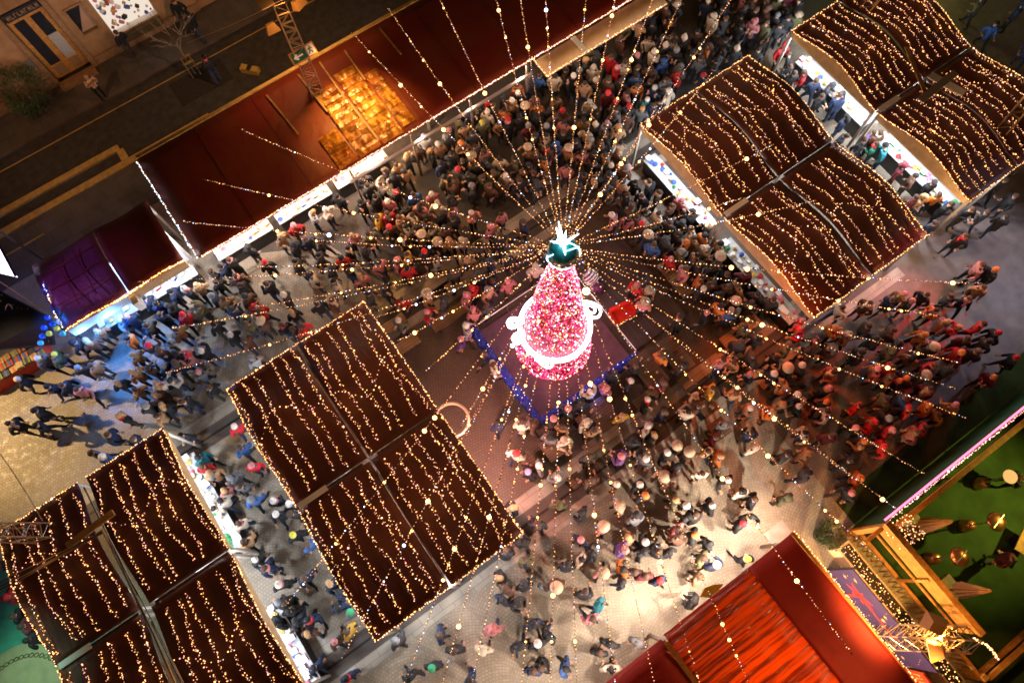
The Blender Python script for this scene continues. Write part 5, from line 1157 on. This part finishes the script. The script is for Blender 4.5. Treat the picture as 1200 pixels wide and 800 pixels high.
def solid(x, y):
    for (x0, x1, y0, y1) in ((3.6, 8.6, 4.3, 9.25), (22.65, 25, 1.5, 11.5), (14.0, 15.0, 1.8, 11.4), (-8.45, -7.65, 1.4, 11.4), (-5.0, -4.2, 1.5, 11.4), (-3.4, 5.8, 17.55, 22), (5.8, 19, 18.3, 22), (-9, -4, 17.55, 20), (-3.1, .4, 1.4, 2.0)):
        if x0 < x < x1 and y0 < y < y1: return (x0, x1, y0, y1)
    return None
for s in CARP:
    a = s.split(); px, py, cc_, hh = float(a[0]), float(a[1]), a[2], a[3]
    if hh not in HH: hh = 'w'
    x, y, _ = P(px, py, 1.64)
    for _k in range(3):
        q = solid(x, y)
        if q:
            d = [(x-q[0], -1, 0), (q[1]-x, 1, 0), (y-q[2], 0, -1), (q[3]-y, 0, 1)]; d.sort(); m_ = d[0]; x += m_[1]*(m_[0]+.12); y += m_[2]*(m_[0]+.12)
    for _k in range(6):
        if free(x, y, .34): break
        x += rp.uniform(-.2, .2); y += rp.uniform(-.2, .2)
    if y > 30.3: y = 30.3
    people.append(dict(x=x, y=y, c=cc_, h=hh, man=1))
def inpoly(px, py, poly):
    r = False; n = len(poly)
    for i in range(n):
        x1, y1 = poly[i]; x2, y2 = poly[(i+1) % n]
        if (y1 > py) != (y2 > py) and px < (x2-x1)*(py-y1)/(y2-y1)+x1: r = not r
    return r
POL = [([(552, 388), (575, 372), (632, 492), (735, 418), (750, 430), (640, 520), (600, 500)], .5, 26), ([(560, 300), (640, 285), (650, 300), (590, 365), (560, 370)], .5, 14), ([(430, 215), (560, 120), (735, 22), (760, -20), (900, -20), (905, 60), (870, 60), (748, 138), (735, 215), (690, 225), (600, 215), (500, 285), (420, 250)], .47, 330),
       ([(560, 120), (735, 22), (750, 40), (740, 135), (690, 215), (600, 205), (520, 230), (430, 215)], .42, 130),
       ([(735, 215), (790, 235), (860, 262), (960, 372), (940, 400), (880, 400), (830, 345), (760, 290)], .42, 90),
       ([(860, 395), (960, 385), (1000, 385), (1120, 365), (1160, 400), (1085, 470), (1080, 520), (1000, 470), (900, 440)], .52, 70),
       ([(120, 400), (330, 262), (440, 235), (440, 280), (330, 350), (300, 395), (220, 430), (140, 440)], .55, 60), ([(80, 400), (200, 345), (300, 330), (260, 400), (180, 470), (90, 440)], .5, 45),
       ([(410, 320), (560, 250), (620, 250), (600, 320), (520, 350), (430, 345)], .6, 30),
       ([(560, 400), (600, 470), (640, 510), (740, 440), (790, 400), (890, 400), (900, 500), (860, 590), (700, 650), (600, 600)], .75, 40),
       ([(900, 480), (1010, 490), (1060, 530), (1000, 600), (920, 600)], .7, 22),
       ([(930, 40), (1100, 200), (1080, 215), (915, 70)], .6, 16), ([(235, 560), (300, 560), (420, 740), (380, 790), (300, 690)], .7, 12),
       ([(860, -10), (960, -10), (925, 30), (915, 60), (880, 60)], .5, 20), ([(1130, -10), (1200, -10), (1215, 60), (1190, 50)], .9, 12), ([(1080, 215), (1190, 210), (1190, 240), (1140, 260)], .6, 6)]
cw = 'kkkkkkkknnnddddddgbbbbttmwwllpuo'; hw = 'kkkkbbbbBBKKuDDDGGhhWwHyTR'
for poly, dm, n in POL:
    xs = [p_[0] for p_ in poly]; ys = [p_[1] for p_ in poly]; got = 0
    for _t in range(n*30):
        if got >= n: break
        px, py = rp.uniform(min(xs), max(xs)), rp.uniform(min(ys), max(ys))
        if not inpoly(px, py, poly): continue
        x, y, _ = P(px, py, 1.64)
        cl_ = math.sin(x*1.7+1.3*math.sin(y*.9))+math.sin(y*1.9+1.1*math.sin(x*1.3+2))
        if cl_ < -.75 or solid(x, y) or not free(x, y, dm*(1 if cl_ > 0 else 1.25)): continue
        people.append(dict(x=x, y=y, c=rp.choice(cw), h=rp.choice(hw), man=0)); got += 1
# how large each shows, hand-read ones first
def hidden(x, y, z):
    o_ = Vector((0, 0, H)); d = Vector((x, y, z))-o_
    for (x0, x1, y0, y1) in list(TX.values())+[(-3.5, 18.8, 16.9, 22), (-8.95, -4.05, 17.2, 20.4), (-6, 8, -10.5, -3.8)]:
        t = (3.35-H)/d.z; p = o_+d*t
        if t < 1 and x0 < p.x < x1 and y0 < p.y < y1: return True
    return False
def size(p):
    d = math.sqrt(p['x']**2+p['y']**2+H*H); th = math.atan2(math.hypot(p['x'], p['y']), H)
    a = (.25*math.cos(th)+.8*math.sin(th))/(d*d)
    vis = sum(not hidden(p['x'], p['y'], z) for z in (.1, .9, 1.6))/3
    if p['y'] > 24.6: a *= 2
    px, py = Q((p['x'], p['y'], 1.2))
    if not (-15 < px < 1215 and -15 < py < 815): vis = 0
    return a*vis
for p in people: p['s'] = size(p)
people = [p for p in people if p['s'] > 0]
people.sort(key=lambda p: -(p['s']*(1.6 if p['man'] else 1)))
indiv, rest = people[:300], people[300:]
skins = [(.48, .27, .18)]
tcol = [(.02, .02, .025), (.02, .03, .06), (.035, .05, .10), (.05, .045, .04), (.012, .012, .012)]
def facing(x, y):
    z = zone(x, y)
    if z in ('on the dark street', 'in the grey alley', 'in the white alley'): return rp.choice((0, PI))+rp.uniform(-.6, .6)
    if z in ('at the bright counters', 'below the purple roof'): return rp.uniform(-1.2, 1.2)
    if rp.random() < .45: return math.atan2(TC.y-y, TC.x-x)-PI/2+rp.uniform(-.5, .5)
    return rp.uniform(-PI, PI)
from collections import defaultdict
tally = defaultdict(list)
for p in indiv:
    p['z'] = zone(p['x'], p['y']); p['key'] = (CC[p['c']][0], HH[p['h']][1], p['z']); tally[p['key']].append(p)
for k, L in tally.items():
    L.sort(key=lambda p: (p['x']-TC.x)**2+(p['y']-TC.y)**2)
    for i, p in enumerate(L):
        p['lab'] = 'person in %s coat, %s, %s' % (k[0], k[1], k[2])
        if len(L) > 1: p['lab'] += ', %s out from tree' % N_ORD[i]
def vary(c_, a=.25): f = rp.uniform(1-a, 1+a); return tuple(min(1, x*f) for x in c_)
def outfit(p):
    pose = rp.choice((0, 0, 1, 2, 3, 3, 3, 4, 5, 6, 7, 8) if p['z'] not in ('on the empty cobbles', 'on the empty dusky paving', 'in the grey alley') else (1, 2, 1, 2, 3, 8, 0))
    return pose, (1 if rp.random() < .35 else 0)
for p in indiv:
    pose, cl = outfit(p); body, coats, hp = PROTO[pose]; sc = rp.uniform(.93, 1.06)
    o = bpy.data.objects.new('person', body); col.objects.link(o); z0 = .125 if p['y'] > 28.9 else .02
    if 3.95 < p['x'] < 8.35 and 4.65 < p['y'] < 9.05: z0 = .335
    if 8.75 < p['x'] < 11.4 and 4.75 < p['y'] < 9.6: z0 = .165
    o.location = (p['x'], p['y'], z0-.01); o.rotation_euler.z = facing(p['x'], p['y']); o.scale = (sc*1.14, sc*1.12, sc); o.color = (*rp.choice(tcol), 1)
    tag(o, p['lab'], 'person', 'people at the market')
    ct = bpy.data.objects.new('coat', coats[cl]); col.objects.link(ct); ct.parent = o; cc_ = vary(CC[p['c']][1]); ct.color = (*cc_, 1)
    kind, _n, hc = HH[p['h']]
    hat = bpy.data.objects.new('hair' if kind in ('hair', 'longhair', 'bun') else ('hood' if kind == 'hood' else 'hat'), CAP[kind]); col.objects.link(hat); hat.parent = o; hat.location = hp+Vector((0, 0, .03)); hat.scale = (.89, .91, 1)
    hat.color = (*(vary(hc) if hc else tuple(min(1, x*1.25+.01) for x in cc_)), 1)
    if rp.random() < .28:
        sf_ = bpy.data.objects.new('scarf', CAP['scarf']); col.objects.link(sf_); sf_.parent = o; sf_.location = hp; sf_.color = (*vary(CC[rp.choice('rwgtpk')][1]), 1)
# the rest of the throng as one mass
cv, cf, cm, ccol = [], [], [], []
mats_c = [m_trou, m_skin, m_shoe, m_eye]
att_mat = bpy.data.materials.new('throng_cloth'); att_mat.use_nodes = True; nt = att_mat.node_tree; at = nt.nodes.new('ShaderNodeAttribute'); at.attribute_name = 'garment'
nt.links.new(at.outputs['Color'], nt.nodes['Principled BSDF'].inputs['Base Color']); nt.nodes['Principled BSDF'].inputs['Roughness'].default_value = .8
def add_mesh(me, M_, colr, keepskin=False):
    b = len(cv); cv.extend([tuple(M_ @ v.co) for v in me.vertices])
    for q in me.polygons:
        cf.append(tuple(i+b for i in q.vertices)); c2 = colr
        if keepskin:
            if q.material_index == 1: c2 = (.48, .27, .18)
            elif q.material_index >= 2: c2 = (.02, .02, .02)
        ccol.append(c2)
for p in rest:
    p['z'] = zone(p['x'], p['y']); pose, cl = outfit(p); body, coats, hp = PROTO[pose]; sc = rp.uniform(.93, 1.06)
    M_ = Matrix.Translation((p['x'], p['y'], .01)) @ Matrix.Rotation(facing(p['x'], p['y']), 4, 'Z') @ Matrix.Diagonal((sc*1.14, sc*1.12, sc, 1))
    add_mesh(body, M_, rp.choice(tcol), True); cc_ = vary(CC[p['c']][1]); add_mesh(coats[cl], M_, cc_)
    kind, _n, hc = HH[p['h']]; add_mesh(CAP[kind], M_ @ Matrix.Translation(hp+Vector((0, 0, .03))), vary(hc) if hc else cc_)
if rest:
    me = bpy.data.meshes.new('crowd'); me.from_pydata(cv, [], cf); me.materials.append(att_mat)
    ca = me.color_attributes.new('garment', 'FLOAT_COLOR', 'CORNER'); buf = []
    for f, c_ in zip(cf, ccol): buf.extend([c_[0], c_[1], c_[2], 1.0]*len(f))
    ca.data.foreach_set('color', buf); me.polygons.foreach_set('use_smooth', [True]*len(me.polygons))
    o = bpy.data.objects.new('crowd', me); col.objects.link(o); tag(o, 'dense throng of winter dressed people filling the gaps between the others', 'crowd', kind='stuff')
print('people', len(indiv), len(rest), 'verts', len(cv))

# ================================================================== LIGHT
WARM = (1, .55, .24); SOD = (1, .45, .12); COOL = (.80, .90, 1); WW = (1, .80, .58)
# festoon glow: lamps on the strings
for k in range(12):
    a = 2*PI*k/12
    for r_, z_, e_ in ((3.6, 6.6, 32), (8.2, 5.4, 46)):
        x, y = TC.x+r_*math.cos(a+r_), TC.y+r_*math.sin(a+r_); e2 = e_*(1.25 if y > 9 else .7)*(.6 if y < 1 else 1)*(.5 if x > 11 and y < 5 else 1)
        lamp('POINT', (x, y, z_), e2, (1, .42, .13) if y < 9 else (1, .52, .24), .2)
for x, y in ((3, 14.5), (7, 14.2), (11, 14.6), (15, 14.5), (20, 14)): lamp('POINT', (x, y, 4.6), 95, (1, .58, .32), .2)
# rows of stall lamps
def row(x0, y0, x1, y1, z, n, e, c_, r=.05):
    for k in range(n):
        t = (k+.5)/n; lamp('POINT', (x0+(x1-x0)*t, y0+(y1-y0)*t, z), e, c_, r)
row(22.5, 1.9, 22.5, 11.4, 2.85, 5, 420, COOL, .3); row(14.5, 6.4, 14.5, 11.4, 2.75, 3, 230, COOL, .2); row(14.4, 1.9, 14.4, 5.6, 2.75, 2, 26, WW)
row(-8.3, 1.2, -8.3, 11.4, 2.7, 5, 230, COOL, .15); row(-4.75, 1.5, -4.75, 11.4, 2.7, 4, 120, COOL, .15)
row(-3.2, 17.5, 5.2, 17.5, 2.8, 5, 240, (1, .86, .74), .12); row(5.2, 17.0, 18, 17.0, 2.8, 5, 60, (1, .80, .62), .2)
row(-7.2, 17.4, -3.6, 17.4, 2.7, 2, 260, (.75, .88, 1), .12); row(-9.2, 17.1, -7.0, 17.0, 2.5, 2, 300, (.04, .26, 1), .12)
# raking light from under the red tent
for k, x in enumerate((3.2, 4.8, 6.2, 7.6)): lamp('SPOT', (x, -3.72, 3.05), 1050, (1, .80, .64), .06, (x-.3, -.6, 0), 150, 1)
for k, x in enumerate((-3.4, -1.2, 1.0)): lamp('SPOT', (x, -3.75, 3.05), 520, (1, .80, .66), .06, (x, -1.2, 0), 140, 1)
row(-4.5, 1.25, .3, 1.25, 2.8, 3, 130, (.95, .96, 1), .06)
lamp('POINT', (1.1, 4.6, 3.0), 520, (1, .40, .34), .06); lamp('POINT', (1.1, 3.0, 3.0), 420, (1, .44, .36), .06); lamp('POINT', (8.35, -4.4, 2.2), 120, (1, .8, .75), .06)  # pink points added by the tent for the tree's pink spill on the paving
lamp('POINT', (20.5, .8, 3.2), 190, (1, .66, .34), .1); lamp('POINT', (22.5, -1.5, 3.6), 90, (1, .70, .42), .1); lamp('POINT', (30, 12.5, 2.6), 150, (.8, .9, .3), .2); lamp('POINT', (17.2, 1.1, 3.2), 90, (1, .66, .34), .1)  # points added to brighten the ground round the far tents
# inside the glossy tent, shining through the membrane
row(4.4, -5.4, 4.4, -9.4, 2.2, 3, 60, (1, .60, .28), .12); lamp('POINT', (5.0, -7.2, 2.3), 3000, (1, .72, .38), .1)
row(3.4, 17.9, 5.8, 17.9, 2.5, 3, 190, (1, .66, .30), .12)  # added points under the long roof, brightening its amber patch
# floods
lamp('SPOT', (5.3, 20.2, 7.2), 3600, (1, .52, .13), .15, (4.8, 18.5, 3.2), 74, 1)
lamp('SPOT', (3.4, 20.2, 7.6), 700, SOD, .15, (.5, 19, 3), 80, .8)
lamp('SPOT', (4.2, 21.2, 7.8), 1500, (1, .50, .20), .15, (4, 27, 0), 120, 1)
lamp('SPOT', (-8, 24.5, 8.5), 850, (1, .50, .22), .2, (-6, 29, 1.5), 110, 1)
lamp('SPOT', (8.5, -7.8, 5.9), 2300, SOD, .12, (10.9, -7.6, 1.5), 120, .6)
lamp('SPOT', (8.3, -8.6, 6.3), 700, (1, .40, .12), .4, (2.5, -6.0, 3.3), 120, 1)
lamp('POINT', (11.7, -6.4, 3.3), 40, SOD, .08)  # added warm point for the furled parasols
lamp('POINT', (8.1, -7.0, 7.3), 20, SOD, .08); lamp('POINT', (4.0, 20.0, 8.6), 50, SOD, .08)  # added warm points lighting the mast tops and flood housings
lamp('SPOT', (-18, 21, 8.5), 9000, (1, .68, .32), .2, (-12.2, 15.3, 0), 50, .9)
lamp('SPOT', (25, 0, 6), 3000, (1, .03, .02), .15, (15.6, -.8, 0), 52, .8)
lamp('SPOT', (28, -3, 8), 2000, (.60, .68, 1), .3, (21.5, -.5, 0), 60, .9)
lamp('SPOT', (13, 5, 6), 1800, (1, .16, .03), .3, (11.8, -1.2, 0), 76, .9)
lamp('SPOT', (-12.5, 18, 6), 2600, (.03, .24, 1), .2, (-8.0, 16.2, 0), 50, .9)
lamp('SPOT', (-11, 18.5, 7), 600, (.60, .22, 1), .2, (-7.6, 18.8, 3.4), 34, .6)
lamp('SPOT', (18.5, -9.5, 6.5), 2900, (1, .90, .18), .12, (15.0, -7.2, 0), 66, 1)
lamp('SPOT', (-16, 9, 6), 900, (.45, 1, .75), .2, (-15, 6.5, 0), 80, .9)
row(-11.0, 3, -11.0, 9, 2.6, 2, 40, WW)
# the tree
for k in range(4):
    a = 2*PI*k/4+.5; lamp('POINT', (TC.x+1.9*math.cos(a), TC.y+1.9*math.sin(a), 2.3), 26, (1, .26, .42), .2)
lamp('POINT', (TC.x, TC.y, 9.9), 12, (.8, .95, 1), .1)
lamp('POINT', (3.4, 7, 1.2), 10, (.1, .2, 1), .1); lamp('POINT', (6, 4.0, 1.2), 10, (.1, .2, 1), .1)
